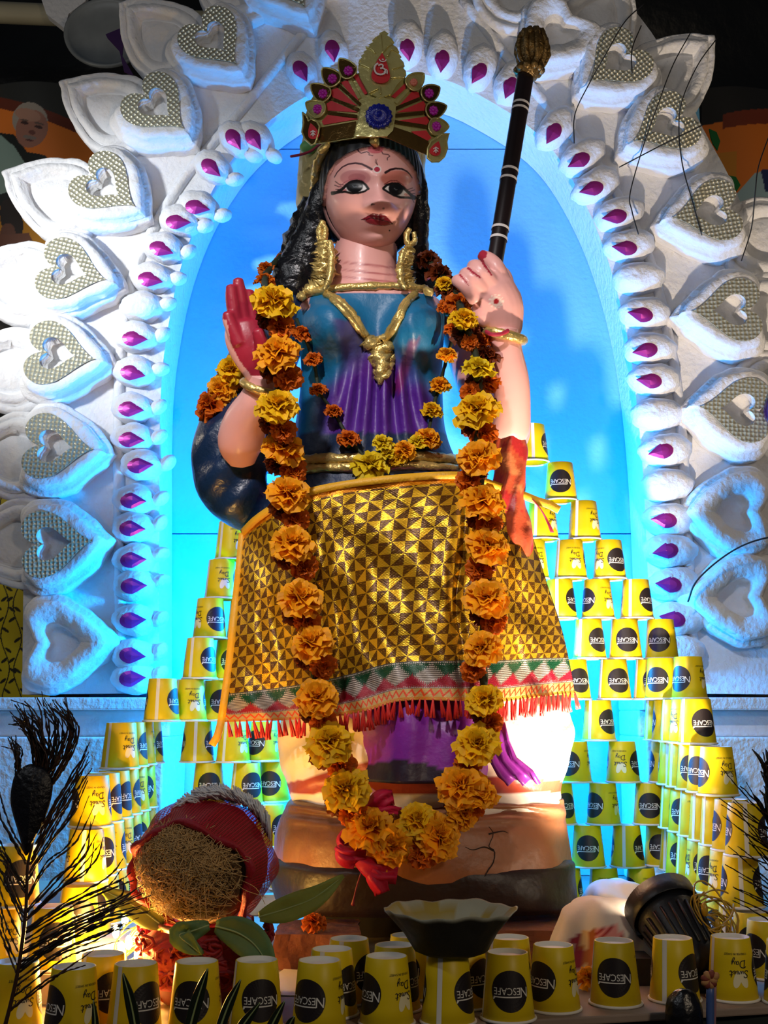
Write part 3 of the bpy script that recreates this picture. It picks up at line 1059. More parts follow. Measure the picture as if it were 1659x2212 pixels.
put(oval(415, 770, 26, 20), (196, 84, 84), .8); put(oval(1255, 830, 26, 18), (214, 96, 80), .8)
# iris sparkle strokes
put(soft([(520, 705), (540, 728), (575, 722)], 7), (96, 104, 112)); put(soft([(1095, 745), (1120, 768), (1135, 762)], 7), (96, 100, 104))
# kohl lines
K0 = (18, 14, 16)
put(soft([(238, 806), (300, 800), (385, 752), (430, 706), (490, 660), (570, 640), (650, 655), (702, 700), (738, 752)], 40, 36), K0)
put(soft([(738, 750), (690, 786), (600, 810), (500, 812), (420, 792), (330, 800), (240, 824)], 26, 36), K0)
put(soft([(945, 745), (990, 702), (1060, 680), (1150, 682), (1222, 738), (1290, 802), (1340, 850), (1385, 872)], 34, 44), K0)
put(soft([(945, 756), (1020, 802), (1090, 842), (1180, 870), (1280, 872), (1378, 888)], 28, 36), K0)
for L in ([(282, 650), (335, 690), (405, 700)], [(275, 702), (330, 724), (380, 726)], [(290, 760), (350, 760)], [(1275, 765), (1350, 740)], [(1295, 792), (1378, 766)], [(1310, 822), (1382, 818)], [(1338, 880), (1368, 940)]):
    put(soft(L, 13, 9), (60, 20, 28))
put(soft([(330, 730), (420, 655), (500, 620), (600, 612), (690, 650)], 12, 8), (170, 84, 100), .8)
put(soft([(960, 690), (1040, 642), (1130, 640), (1212, 692), (1272, 762)], 16, 8), (122, 40, 40), .9)
# brows
put(soft([(270, 592), (310, 522), (380, 452), (460, 412), (560, 397), (650, 412), (720, 446), (782, 482)], 12, 34), (66, 26, 40))
put(soft([(975, 528), (1040, 490), (1110, 472), (1200, 477), (1270, 512), (1310, 552), (1342, 602)], 36, 12), (44, 20, 26))
# bindi, tilak, curls, vermilion in the parting
put(oval(860, 485, 58, 56), (232, 212, 206)); put(oval(858, 484, 42, 34), (172, 40, 66))
put(soft([(838, 345), (832, 382), (866, 426)], 8, 12), (78, 40, 40)); put(soft([(856, 340), (850, 380), (866, 424)], 7, 10), (78, 40, 40))
put(soft([(605, 238), (640, 262), (716, 240), (750, 258), (745, 284), (800, 296)], 14, 11), (80, 44, 58))
put(soft([(915, 226), (940, 272), (1012, 280), (1034, 302), (998, 330), (1002, 356)], 14, 11), (80, 44, 58))
put(oval(835, 215, 105, 50), (206, 74, 96), .75)
# mouth
UL = [(636, 1176), (720, 1132), (800, 1085), (858, 1093), (880, 1112), (902, 1090), (952, 1096), (1004, 1150), (1060, 1208), (1078, 1240), (1000, 1206), (900, 1172), (800, 1156), (720, 1176)]
LL = [(690, 1188), (760, 1154), (880, 1170), (1000, 1202), (1044, 1240), (960, 1258), (850, 1252), (740, 1226)]
put(poly(UL), (128, 24, 40)); put(poly(LL), (158, 44, 56))
put(soft([(640, 1176), (700, 1182), (770, 1154), (880, 1172), (990, 1200), (1076, 1236)], 12, 12), (56, 10, 20))
put(soft([(884, 1112), (888, 1250)], 7), (80, 14, 28))
put(soft([(690, 1200), (760, 1236), (860, 1258), (970, 1262), (1060, 1240)], 8), (84, 20, 30), .8)
# nostrils and a mole
put(oval(800, 968, 30, 16), (48, 20, 16)); put(oval(948, 1022, 18, 10), (70, 30, 20)); put(oval(1030, 1328, 11, 12), (30, 14, 12))
C[hair] = rgb(18, 19, 24)
Fh = grid_faces(nU, nW)
obj('head', P, Fh, skin_m, idol, colors=C)
BVH_H = BVHTree.FromPolygons([tuple(v) for v in P[::1]], Fh)

# ---- hair mass and falls
mb = MB()
V, Fc = ell(HC + Vector((-.001, .040, .004)), .086, .085, .112, 60, 40)
mb.add(V, Fc)
mb.add(*tube([at(722, 345, 1.83), at(700, 420, 1.84), at(682, 490, 1.86), at(664, 560, 1.88), at(640, 610, 1.88), at(622, 655, 1.88)], [.016, .022, .028, .040, .042, .030], 22, 30, noise=.05))
mb.add(*tube([at(692, 440, 1.88), at(668, 500, 1.90), at(640, 580, 1.92), at(610, 630, 1.92)], [.03, .035, .036, .02], 18, 24, noise=.06))
mb.add(*tube([at(882, 325, 1.82), at(900, 400, 1.83), at(904, 470, 1.845), at(902, 530, 1.87), at(896, 580, 1.90), at(905, 640, 1.90)], [.014, .016, .018, .018, .030, .035], 22, 30, noise=.05))
mb.obj('hair', black_hair, idol)
# gold cap behind the hair
V, Fc = loft([(270, 690, 900, .05, 1.90), (300, 656, 918, .075, 1.905), (360, 646, 918, .085, 1.91), (440, 640, 915, .085, 1.915), (470, 650, 905, .08, 1.915)], 1.91, f=rocky(.02, 40, 8))
obj('gold_cap', V, Fc, mat('pale_gold_cloth', rgb(206, 190, 132), rough=0.42, metal=0.35, bump=0.006, bscale=32, var=0.18, vscale=22), idol)
# raised gold rim along the hair on the left and the forehead pendant
mb = MB()
q = catmull([(690, 330), (716, 308), (750, 300), (800, 296), (816, 300)], 24)
mb.add(*tube([on_surface(BVH_H, x, y, .003, 1.745) for x, y in q], .0045, 8, noise=.15))
mb.add(*tube([at(703, 318, 1.77), at(690, 350, 1.80), at(682, 390, 1.83), at(676, 430, 1.85)], [.006, .009, .009, .006], 9, 20, noise=.12))
mb.obj('gold_rim', gold_paint, idol)
P_ = [on_surface(BVH_H, x, y, .003, 1.735) for x, y in ((808, 296), (808, 306), (812, 314))]
obj('forehead_jewel', *tube(P_, [.007, .008, .004], 10, 8, noise=.1), gold_paint, idol)
# thread tied round the cap
red_thread = mat('red_thread', rgb(168, 30, 60), rough=0.7)
obj('red_thread', *tube([at(628, 338, 1.84), at(650, 334, 1.83), at(672, 326, 1.82), at(690, 312, 1.80), at(706, 300, 1.78)], .0022, 6, 18), red_thread, idol)
V, Fc = ell(at(668, 318, 1.85), .016, .010, .012, 14, 8)
obj('green_leaf_bit', V, Fc, mat('pale_green_paint', rgb(120, 190, 110), rough=0.5), idol)

# ---- ears and long earrings
for name, pts, rad in (('earring', [(698, 478), (690, 500), (696, 520), (704, 500), (698, 486)], [7, 8, 9, 7, 6]),
                       ('earring', [(884, 494), (878, 512), (884, 530), (896, 520), (894, 502)], [6, 7, 7, 6, 5])):
    left = pts[0][0] < 800
    mb = MB()
    mb.add(*tube([at(x, y, 1.80) for x, y in pts], [r * mpp(1.8, .9) for r in rad], 9, 26, noise=.1))
    drop = [(700, 525), (702, 560), (698, 590), (690, 615), (664, 632), (642, 642)] if left else [(884, 535), (876, 565), (874, 595), (884, 620), (905, 636)]
    rr = [20, 22, 22, 20, 12, 6] if left else [14, 16, 15, 14, 8]
    mb.add(*tube([at(x, y, 1.80 + .004 * i) for i, (x, y) in enumerate(drop)], [r * mpp(1.8, .9) for r in rr], 13, 44, noise=.26))
    ridge_ = [(712, 520), (716, 560), (712, 600), (700, 626)] if left else [(872, 540), (864, 575), (866, 605), (876, 625)]
    mb.add(*tube([at(x, y, 1.775) for x, y in ridge_], [6 * mpp(1.8), 8 * mpp(1.8), 8 * mpp(1.8), 4 * mpp(1.8)], 8, 30, noise=.2))
    mb.obj(name, gold_paint, idol)

# ---- arms
def limb(name, pts, m, C0, seg=26, n=40, fn=None, noise=0.0):
    V, Fc = tube([at(x, y, Y) for x, y, Y, r in pts], [r for *_, r in pts], seg, n, noise=noise)
    V = np.array(V)
    if fn is not None: V = fn(V)
    return obj(name, V, Fc, m, idol, colors=np.tile(C0, (len(V), 1)))


sleeve_m = mat('dark_blue_paint', rgb(16, 40, 74), rough=0.33, spec=0.6, bump=0.006, bscale=26, var=0.2, vscale=20)
V, Fc = tube([at(640, 668, 1.87), at(585, 740, 1.86), at(540, 850, 1.84), at(505, 960, 1.82), at(505, 1040, 1.81), at(545, 1090, 1.82), at(610, 1100, 1.84)], [.045, .052, .056, .062, .058, .044, .03], 34, 60)
V = np.array(V); px, py = pix(V)
V[:, 1] -= .005 * np.sin((px + py) * .06)
obj('sleeve', V, Fc, sleeve_m, idol)
limb('forearm', [(522, 1000, 1.76, .020), (520, 960, 1.745, .034), (530, 915, 1.725, .033), (553, 870, 1.70, .027), (566, 835, 1.69, .0225), (570, 815, 1.685, .021)], skin_m, SKIN)
limb('upper_arm', [(985, 660, 1.88, .035), (1020, 760, 1.88, .042), (1060, 860, 1.85, .045), (1092, 930, 1.82, .04), (1098, 980, 1.81, .02)], skin_m, SKIN)
limb('forearm', [(1098, 968, 1.80, .018), (1100, 930, 1.79, .031), (1104, 880, 1.77, .0295), (1103, 820, 1.75, .0275), (1094, 765, 1.735, .0245), (1090, 728, 1.73, .023), (1090, 712, 1.728, .022)], skin_m, SKIN)
# red and orange shawl end hanging below the right elbow
V, Fc = loft([(905, 1062, 1126, .03, 1.80), (960, 1062, 1136, .035, 1.80), (1020, 1066, 1134, .032, 1.80), (1080, 1054, 1136, .035, 1.80), (1130, 1062, 1144, .035, 1.80), (1185, 1070, 1150, .035, 1.80), (1280, 1080, 1150, .03, 1.82)], 1.80, seg=60,
             f=lambda V: V + np.stack([.003 * value_noise(V, 30, 6), .003 * np.sin(pix(V)[0] * .16 + pix(V)[1] * .03), 0 * V[:, 0]], 1))
px, py = pix(V)
C = np.tile(rgb(198, 84, 52), (len(V), 1)); nz_ = value_noise(V, 38, 9)
C[nz_ > .35] = rgb(176, 40, 40); C[nz_ < -.5] = rgb(222, 130, 80)
obj('shawl_end', V, Fc, mat('shawl_paint', (1, 1, 1), rough=0.45, attr='paint', bump=0.004, bscale=30), idol, colors=C)


def bracelet(center, nrm_, r, t, flat=1.0):
    q = Vector(nrm_).to_track_quat('Z', 'Y')
    P_ = [Vector(center) + q @ Vector((r * math.cos(a), r * math.sin(a), 0)) for a in np.linspace(0, 2 * math.pi, 41)]
    return obj('bracelet', *tube(P_, t, 10, cap=False, noise=.05, up=nrm_), gold_paint, idol)


bracelet(at(566, 838, 1.688), at(570, 815, 1.685) - at(553, 870, 1.70), .0275, .0065)
bracelet(at(1091, 726, 1.73), Vector((.25, -.25, 1)), .0275, .0075)

# ---- raised left hand (palm outward) fused into one skin
def chain(pts, rad, seg=12, n=14): return tube([at(*p) for p in pts], rad, seg, n)


mb = MB()
mb.add(*tube([at(569, 826, 1.686), at(560, 800, 1.680), at(545, 765, 1.675), at(530, 730, 1.672), at(525, 700, 1.672)], [.020, .024, .029, .030, .026], 18, 20, flat=.55))
mb.add(*chain([(518, 745, 1.665), (503, 712, 1.660), (494, 690, 1.658), (492, 675, 1.655)], [.0125, .0105, .0095, .0075]))
mb.add(*chain([(520, 735, 1.672), (508, 690, 1.668), (501, 645, 1.664), (499, 617, 1.660)], [.013, .0105, .0098, .0075]))
mb.add(*chain([(533, 730, 1.678), (524, 680, 1.676), (517, 630, 1.672), (514, 603, 1.668)], [.013, .0108, .0100, .0078]))
mb.add(*chain([(552, 735, 1.684), (546, 690, 1.684), (540, 650, 1.682), (537, 628, 1.678)], [.013, .0108, .0098, .0078]))
mb.add(*chain([(566, 785, 1.672), (568, 755, 1.655), (562, 730, 1.645), (556, 712, 1.640)], [.014, .0125, .0105, .0085]))
V, Fc = remesh_smooth(mb.V, mb.F, .0019, 5, .5)
px, py = pix(V)
edge = np.array([495, 492, 500, 520, 548]); ye = np.array([600, 690, 740, 780, 815])
palm = px > np.interp(py, ye, edge - 2)
C = np.tile(SKIN, (len(V), 1)); C[(palm & (py < 812)) | (py < 690)] = ALTA
obj('hand', V, Fc, skin_m, idol, colors=C)

# ---- right hand closed round the staff, back of the hand to the viewer
mb = MB()
mb.add(*tube([at(1089, 722, 1.730), at(1090, 700, 1.725), at(1083, 665, 1.718), at(1066, 630, 1.712), at(1052, 608, 1.712)], [.024, .028, .034, .034, .028], 20, 22, flat=.62))
fing = [([(1085, 610, 1.712), (1074, 580, 1.706), (1058, 562, 1.712), (1040, 551, 1.722)], [.0145, .0125, .0115, .0085]),
        ([(1062, 615, 1.704), (1044, 592, 1.694), (1030, 578, 1.698), (1020, 575, 1.712)], [.0145, .0130, .0120, .0095]),
        ([(1045, 628, 1.704), (1026, 606, 1.692), (1012, 594, 1.696), (1003, 592, 1.710)], [.0140, .0125, .0118, .0092]),
        ([(1030, 645, 1.706), (1008, 620, 1.694), (994, 608, 1.697), (985, 606, 1.708)], [.0135, .0115, .0108, .0085])]
for p_, r_ in fing: mb.add(*chain(p_, r_, 14, 16))
for (a_, b_), r_ in (((1100, 650), .020), ((1050, 672), .022)):
    mb.add(*ell(at(a_, b_, 1.722), r_, .018, r_ * 1.2, 16, 10))
mb.add(*chain([(1100, 640, 1.735), (1092, 600, 1.745), (1080, 580, 1.748)], [.012, .011, .008]))
V, Fc = remesh_smooth(mb.V, mb.F, .0019, 5, .5)
px, py = pix(V)
C = np.tile(SKIN, (len(V), 1))
gap = np.minimum.reduce([d_line(px, py, [(1036, 552), (1048, 575), (1062, 594)], 7, 3), d_line(px, py, [(1012, 580), (1024, 590), (1038, 600)], 6, 4), d_line(px, py, [(994, 594), (1004, 606), (1012, 616)], 4, 2)])
C[gap < 0] = ALTA
C[np.hypot(px - 1040, py - 549) < 12] = ALTA
rr_ = np.hypot((px - 1072), (py - 651))
C[np.abs(rr_ - 9) < 2.2] = rgb(236, 206, 190)
angd = np.arctan2(py - 651, px - 1072)
C[(np.abs(rr_ - 14.5) < 1.8) & (np.cos(angd * 11) > .2)] = rgb(240, 214, 198)
C[rr_ < 6] = rgb(176, 22, 30)
obj('hand', V, Fc, skin_m, idol, colors=C)
obj('wrist_thread', *tube([at(1050, 716, 1.70), at(1062, 722, 1.69), at(1080, 722, 1.69), at(1098, 714, 1.695)], .003, 8, 14), red_thread, idol)

# ---- foil crown
gold_foil = mat('gold_foil', rgb(222, 212, 140), rough=0.26, metal=0.5, bump=0.01, bscale=18, var=0.22, vscale=14)
gold_dark = mat('brown_gold_foil', rgb(112, 84, 40), rough=0.2, metal=0.7, bump=0.006, bscale=26, var=0.35, vscale=22)
red_foil = mat('red_paper', rgb(216, 58, 66), rough=0.4, var=0.06)
white_p = mat('white_print', rgb(238, 232, 230), rough=0.5)
cc = lambda L: [(640 + .205 * a, 60 + .205 * b) for a, b in L]
Yc_ = lambda x, y: 1.712 + .055 * ((x - 818) / 150.0) ** 2 + .00012 * (330 - y)
crown = idol


def cp(name, L, m, lift, thick=.0015, parent=None): return plate(name, cc(L), m, parent or idol, Yc_, lift, thick)


def bend_plate(name, outline_, m, lift, thick=.0015, step=7, parent=None):
    """cut-out that bends round the head: grid cells clipped to the outline"""
    bm = bmesh.new()
    vs = [bm.verts.new((x, 0, y)) for x, y in cc(outline_)]
    fce = bm.faces.new(vs)
    bmesh.ops.triangulate(bm, faces=bm.faces[:])
    for x in np.arange(640, 1000, step * 2.5):
        bmesh.ops.bisect_plane(bm, geom=bm.verts[:] + bm.edges[:] + bm.faces[:], plane_co=(x, 0, 0), plane_no=(1, 0, 0))
    V = [at(v.co.x, v.co.z, Yc_(v.co.x, v.co.z) - lift) for v in bm.verts]
    bm.verts.index_update()
    Fc = [tuple(v.index for v in f.verts) for f in bm.faces]
    bm.free()
    o = fix_normals(obj(name, V, Fc, m, parent or idol, smooth=False))
    md = o.modifiers.new('thick', 'SOLIDIFY'); md.thickness = thick
    return o


base_out = [(66, 1090), (90, 950), (130, 800), (240, 620), (380, 520), (520, 470), (650, 480), (900, 420), (1140, 520), (1260, 560), (1400, 700), (1470, 850), (1500, 1040), (1520, 1150), (1590, 1280),
            (1500, 1390), (1400, 1350), (1200, 1260), (1000, 1170), (850, 1140), (700, 1150), (560, 1170), (250, 1220), (150, 1230)]
bend_plate('crown_plate', base_out, gold_foil, 0)
for L in ([(596, 500), (650, 490), (750, 690), (720, 702)], [(468, 575), (556, 540), (655, 740), (645, 785)], [(362, 660), (430, 630), (640, 820), (610, 815), (380, 735)], [(318, 800), (370, 768), (650, 890), (330, 872)], [(268, 985), (330, 918), (650, 960), (285, 1022)],
          [(1160, 572), (1150, 640), (1040, 740), (1000, 722)], [(1228, 662), (1290, 682), (1302, 730), (1062, 842)], [(1342, 770), (1362, 812), (1366, 872), (1060, 890)], [(1382, 932), (1402, 990), (1372, 1022), (1080, 978)], [(1215, 1092), (1370, 1080), (1425, 1162), (1380, 1192), (1270, 1140)]):
    bend_plate('red_wedge', L, red_foil, .002, .001)
for a, b in (((440, 600), (670, 805)), ((350, 735), (655, 862)), ((325, 892), (640, 934)), ((1310, 742), (1040, 852)), ((1372, 892), (1040, 922)), ((1385, 1045), (1020, 985)), ((560, 545), (665, 740)), ((1190, 640), (1050, 790))):
    bend_plate('crown_rib', ribbon_poly([a, b], 34), gold_dark if (a[1] > 590 and a[0] != 1190) else gold_foil, .003, .0015)
bend_plate('crown_band', [(255, 1050), (630, 985), (600, 1145), (248, 1205)], gold_dark, .003)
bend_plate('crown_band', [(895, 1130), (1035, 1045), (1230, 1110), (1395, 1195), (1385, 1335), (1180, 1255), (1000, 1175)], gold_dark, .003)
# tall pointed leaf with zigzag edge
leafL = [(930, 30)]
for k in range(1, 11):
    f_ = k / 10; x = 930 + 220 * math.sin(f_ * 1.45); y = 30 + 490 * f_
    leafL += [(x + 12, y - 16), (x - 4, y)]
leafL += [(1060, 600), (1000, 700), (880, 740), (770, 690), (690, 560), (650, 440)]
for k in range(9, 0, -1):
    f_ = k / 10; x = 925 - 270 * math.sin(f_ * 1.5); y = 30 + 400 * f_
    leafL += [(x + 4, y), (x - 10, y - 14)]
bend_plate('crown_leaf', leafL, gold_foil, .006, .002)
# creases pressed into the leaf
mb = MB()
for L in ([(905, 265), (960, 200), (1010, 170)], [(830, 270), (800, 230), (730, 200)], [(1010, 430), (1060, 420), (1120, 400)], [(780, 430), (720, 400), (680, 390)], [(1000, 530), (1080, 520), (1140, 530)], [(880, 620), (885, 700)], [(860, 640), (760, 690)], [(960, 300), (1000, 230), (1080, 260)]):
    q = catmull(cc(L), 12)
    mb.add(*tube([at(x, y, Yc_(x, y) - .0072) for x, y in q], .0012, 6))
mb.obj('leaf_vein', gold_foil, idol)
hub = [(690, 800), (780, 760), (880, 720), (1000, 760), (1050, 830), (1040, 960), (1020, 1080), (960, 1140), (800, 1150), (620, 1140), (660, 980)]
bend_plate('crown_hub', hub, gold_foil, .005, .002)


def drop_poly(cx, cy, tipx, tipy, r, n=26, pinch=1.0):
    d_ = math.hypot(tipx - cx, tipy - cy); ax, ay = (tipx - cx) / d_, (tipy - cy) / d_
    P_ = []
    for k in range(n):
        t = 2 * math.pi * k / n
        u = math.cos(t); v = math.sin(t) * abs(math.sin(t / 2)) ** pinch
        uu = u * d_ if u > 0 else u * r
        P_.append((cx + ax * uu - ay * v * r * 1.15, cy + ay * uu + ax * v * r * 1.15))
    return P_


om = bend_plate('om_drop', drop_poly(892, 470, 905, 262, 112), red_foil, .010, .002)


def glyph(name, strokes, lift, parent, m=white_p):
    mb = MB()
    for L, w in strokes:
        q = catmull(cc(L), 16)
        V2, F2 = stroke_mesh(q, w * .205)
        mb.add([tuple(at(x, y, Yc_(x, y) - lift)) for x, y in V2], F2)
    o = mb.obj(name, m, parent, smooth=False)
    md = o.modifiers.new('thick', 'SOLIDIFY'); md.thickness = .0006
    return o


glyph('om_sign', [([(862, 374), (832, 398), (824, 440), (846, 482), (890, 494), (928, 482), (944, 462)], 17), ([(864, 398), (896, 388), (914, 402), (904, 424), (884, 430)], 15), ([(884, 430), (918, 430), (938, 448), (926, 476)], 15),
                  ([(930, 452), (950, 444), (958, 462), (956, 488)], 11), ([(874, 330), (886, 350), (912, 358), (938, 350), (948, 334)], 10), ([(904, 330), (912, 336), (920, 332)], 12)], .0128, om)
gem_pink = mat('magenta_plastic', rgb(186, 26, 176), rough=0.25, spec=0.7)
for k, (cx, cy, tx, ty) in enumerate(((540, 440, 455, 325), (370, 525, 275, 428), (268, 685, 155, 598), (212, 850, 100, 790), (1250, 565, 1345, 485), (1412, 685, 1512, 628), (1460, 868, 1585, 825), (1490, 1040, 1608, 1040))):
    L = drop_poly(cx, cy, tx, ty, 92, 24, .5)
    pet = bend_plate('crown_petal', L, gold_foil if k in (4, 7, 3) else gold_dark, .006, .002)
    rim = MB()
    q = cc(L + L[:1])
    rim.add(*tube([at(x, y, Yc_(x, y) - .0075) for x, y in q], .0013, 6, cap=False))
    rim.obj('petal_rim', gold_foil, pet)
    # flower shaped gem: eight beads round a boss
    x0, y0 = cc([(cx - (tx - cx) * .12, cy - (ty - cy) * .12)])[0]
    gb = MB()
    rad = 50 if k != 4 else 34
    for j in range(8):
        a = j * math.pi / 4
        gb.add(*ell(at(x0 + rad * .66 * .205 * math.cos(a), y0 + rad * .66 * .205 * math.sin(a), Yc_(x0, y0) - .0095), .0031, .003, .0031, 8, 6))
    gb.add(*ell(at(x0, y0, Yc_(x0, y0) - .0095), .0036, .004, .0036, 10, 6))
    gb.obj('flower_gem', gem_pink if k != 4 else mat('peach_plastic', rgb(226, 130, 110), rough=.4), pet)
# curled end pieces with small red drops
for L, (cx, cy, tx, ty), sgn in (([(66, 893), (105, 925), (135, 985), (160, 960), (215, 985), (245, 1040), (232, 1120), (200, 1215), (160, 1240), (90, 1170), (60, 1100), (78, 1000)], (178, 1110, 150, 1005), 1),
                                 ([(1385, 1270), (1420, 1200), (1470, 1165), (1530, 1120), (1612, 1118), (1580, 1180), (1592, 1270), (1560, 1360), (1500, 1412), (1430, 1412), (1380, 1370)], (1470, 1285, 1500, 1195), -1)):
    e = bend_plate('crown_end', L, gold_dark if sgn > 0 else gold_foil, .007, .002)
    q = cc(L + L[:1])
    obj('end_rim', *tube([at(x, y, Yc_(x, y) - .0085) for x, y in q], .0015, 6, cap=False), gold_foil, e)
    bend_plate('red_drop', drop_poly(cx, cy, tx, ty, 62, 22, .8), red_foil, .0095, .0015, parent=e)
    glyph('white_sign', [([(cx - 26, cy - 8), (cx, cy - 22), (cx + 26, cy - 8)], 9), ([(cx, cy - 30), (cx, cy + 34)], 10), ([(cx - 24, cy + 24), (cx, cy), (cx + 24, cy + 22)], 9)], .0118, e)
# blue rosette
blue_pl = mat('blue_plastic', rgb(22, 30, 140), rough=0.3, spec=0.7)
x0, y0 = cc([(870, 940)])[0]; c0 = at(x0, y0, Yc_(x0, y0) - .008); rr = 142 * .205 * mpp(1.71, 1.1)
V, n = [], 96
prof = [(1.0, 0), (1.0, .003), (.88, .006), (.74, .005), (.70, .0075), (.35, .0085), (.2, .007), (.14, .0095), (.01, .011)]
for s, h in prof:
    for k in range(n):
        t = 2 * math.pi * k / n
        w = s * (1 + (.045 * math.cos(16 * t) if s > .8 else 0)); hh = h + (.0012 * math.cos(32 * t) if .2 < s < .75 else 0)
        V.append((c0.x + rr * w * math.cos(t), c0.y - hh, c0.z + rr * w * math.sin(t)))
obj('blue_rosette', V, grid_faces(n, len(prof), wrap_u=True), blue_pl, idol)

# ================================================================== staff held by the idol
staff_m = mat('dark_lacquer', rgb(30, 20, 22), rough=0.35, spec=0.5, var=0.2, vscale=20)
s0, s1 = at(1064, 596, 1.745), at(1136, 160, 1.80)
staff = thing('staff', 'dark veena neck with white bands and carved finial held upright in the hand', 'veena neck', tuple(s0))
obj('shaft', *tube([s0, s0.lerp(s1, .3), s0.lerp(s1, .7), s1], [.0125, .0128, .0132, .0135], 20, 20), staff_m, staff)
ax = (s1 - s0).normalized()
for py_ in (500, 521, 377, 396, 231, 243):
    f_ = (py_ - 596) / (160 - 596)
    c_ = s0.lerp(s1, f_)
    obj('white_band', *tube([c_ - ax * .0022, c_ + ax * .0022], [.0138, .0138], 22, cap=False), white_p, staff)
fin_m = mat('antique_gold_carving', rgb(112, 88, 48), rough=0.35, metal=0.6, bump=0.008, bscale=60, var=0.4, vscale=60)
K2 = mpp(1.80, 1.25)
fb = MB()
cb_ = at(1150, 108, 1.80)
fb.add(*ell(cb_, 33 * K2, 33 * K2, 46 * K2, 24, 16))
for k in range(9):
    a = 2 * math.pi * k / 9
    P_ = [cb_ + Vector((33 * K2 * 1.05 * math.cos(a) * math.sin(t), 33 * K2 * 1.05 * math.sin(a) * math.sin(t), -46 * K2 * 1.05 * math.cos(t))) for t in np.linspace(.5, 2.7, 12)]
    fb.add(*tube(P_, .0042, 7, noise=.15))
for k in range(10):
    a = 2 * math.pi * k / 10
    fb.add(*ell(at(1143, 152, 1.80) + Vector((.019 * math.cos(a), .019 * math.sin(a), 0)), .007, .007, .007, 8, 6))
    fb.add(*ell(at(1150, 80, 1.80) + Vector((.018 * math.cos(a), .018 * math.sin(a), 0)), .006, .006, .010, 8, 6))
fb.add(*tube([at(1137, 165, 1.80), at(1143, 148, 1.80)], [.017, .02], 14))
fb.obj('finial', fin_m, staff)

# ================================================================== gold cloth tied round the idol
def cloth_material():
    m = bpy.data.materials.new('gold_foil_print_cloth'); m.use_nodes = True
    nt = m.node_tree; b = nt.nodes['Principled BSDF']
    uvn = nt.nodes.new('ShaderNodeUVMap'); sp = nt.nodes.new('ShaderNodeSeparateXYZ'); nt.links.new(uvn.outputs[0], sp.inputs[0])
    u, v = N(nt, sp.outputs[0]), N(nt, sp.outputs[1])          # u metres across, v 0..1 down
    H, S = 0.345, 0.0155
    x, y = u / S, v * (H / S)
    fx, fy = x.fract(), y.fract()
    xi, yi = x.floor().mod(2.0), y.floor().mod(2.0)
    par = (xi - yi).abs()
    t1 = (fx - fy).gt(0.0)
    t2 = (fx + fy).gt(1.0)
    tri = (par * -1.0 + 1.0) * (t1 - xi).abs() + par * (t2 - yi).abs()
    nz = nt.nodes.new('ShaderNodeTexNoise'); nz.inputs['Scale'].default_value = 260; nz.inputs['Detail'].default_value = 3
    nt.links.new(uvn.outputs[0], nz.inputs['Vector'])
    wear = N(nt, nz.outputs[0])
    weave = ((u * 1500.0).sin() * (v * 620.0).sin()) * 0.5 + 0.5
    tri = tri.max((wear - 0.62).gt(0.0) * 0.5)
    gold = mix(nt, tri, rgb(96, 60, 18), rgb(236, 186, 44))
    # woven lace border
    bv = (v - 0.745) / 0.165
    w = ((u / 0.044).fract() - 0.5).abs() * 2.0
    w2 = ((u / 0.044 + 0.5).fract() - 0.5).abs() * 2.0
    rag = ((u * 2200.0).sin() * 0.05) + (wear - 0.5) * 0.35
    green = ((bv + rag) - (w * 0.42 + 0.08)).lt(0.0) * ((bv + rag).gt(0.06))
    red = ((bv + rag) - (w2 * 0.42 + 0.42)).gt(0.0) * ((bv + rag).lt(0.93))
    st = ((v * H * 1700.0).sin()).gt(0.1)
    lace = mix(nt, st, rgb(88, 78, 70), rgb(196, 184, 172))
    lace = mix(nt, green, lace, rgb(18, 70, 44))
    lace = mix(nt, red, lace, rgb(150, 22, 44))
    # looped orange-gold braid under the lace
    lv = (v - 0.91) / 0.09
    lw = ((u / 0.0125).fract() - 0.5).abs() * 2.0
    loop = ((lv - (lw * 0.5 + 0.12)).abs()).lt(0.13)
    braid = mix(nt, loop, rgb(196, 160, 96), rgb(222, 74, 30))
    braid = mix(nt, (lv - 0.72).gt(0.0), braid, rgb(206, 132, 44))
    c = mix(nt, v.gt(0.745), gold, lace)
    c = mix(nt, v.gt(0.91), c, braid)
    # ribbon piping at the top
    c = mix(nt, v.lt(0.035), c, rgb(226, 140, 16))
    nt.links.new(c.s, b.inputs['Base Color'])
    gl = (v.lt(0.745) * (tri * 0.3 + 0.35)) + (v.gt(0.745) * 0.15)
    nt.links.new(gl.s, b.inputs['Metallic'])
    b.inputs['Roughness'].default_value = 0.33
    bp = nt.nodes.new('ShaderNodeBump'); bp.inputs['Distance'].default_value = 0.0012; bp.inputs['Strength'].default_value = 0.7
    hgt = weave * 0.25 + wear * 0.8 + v.gt(0.745) * (st * 0.6)
    nt.links.new(hgt.s, bp.inputs['Height']); nt.links.new(bp.outputs[0], b.inputs['Normal'])
    return m


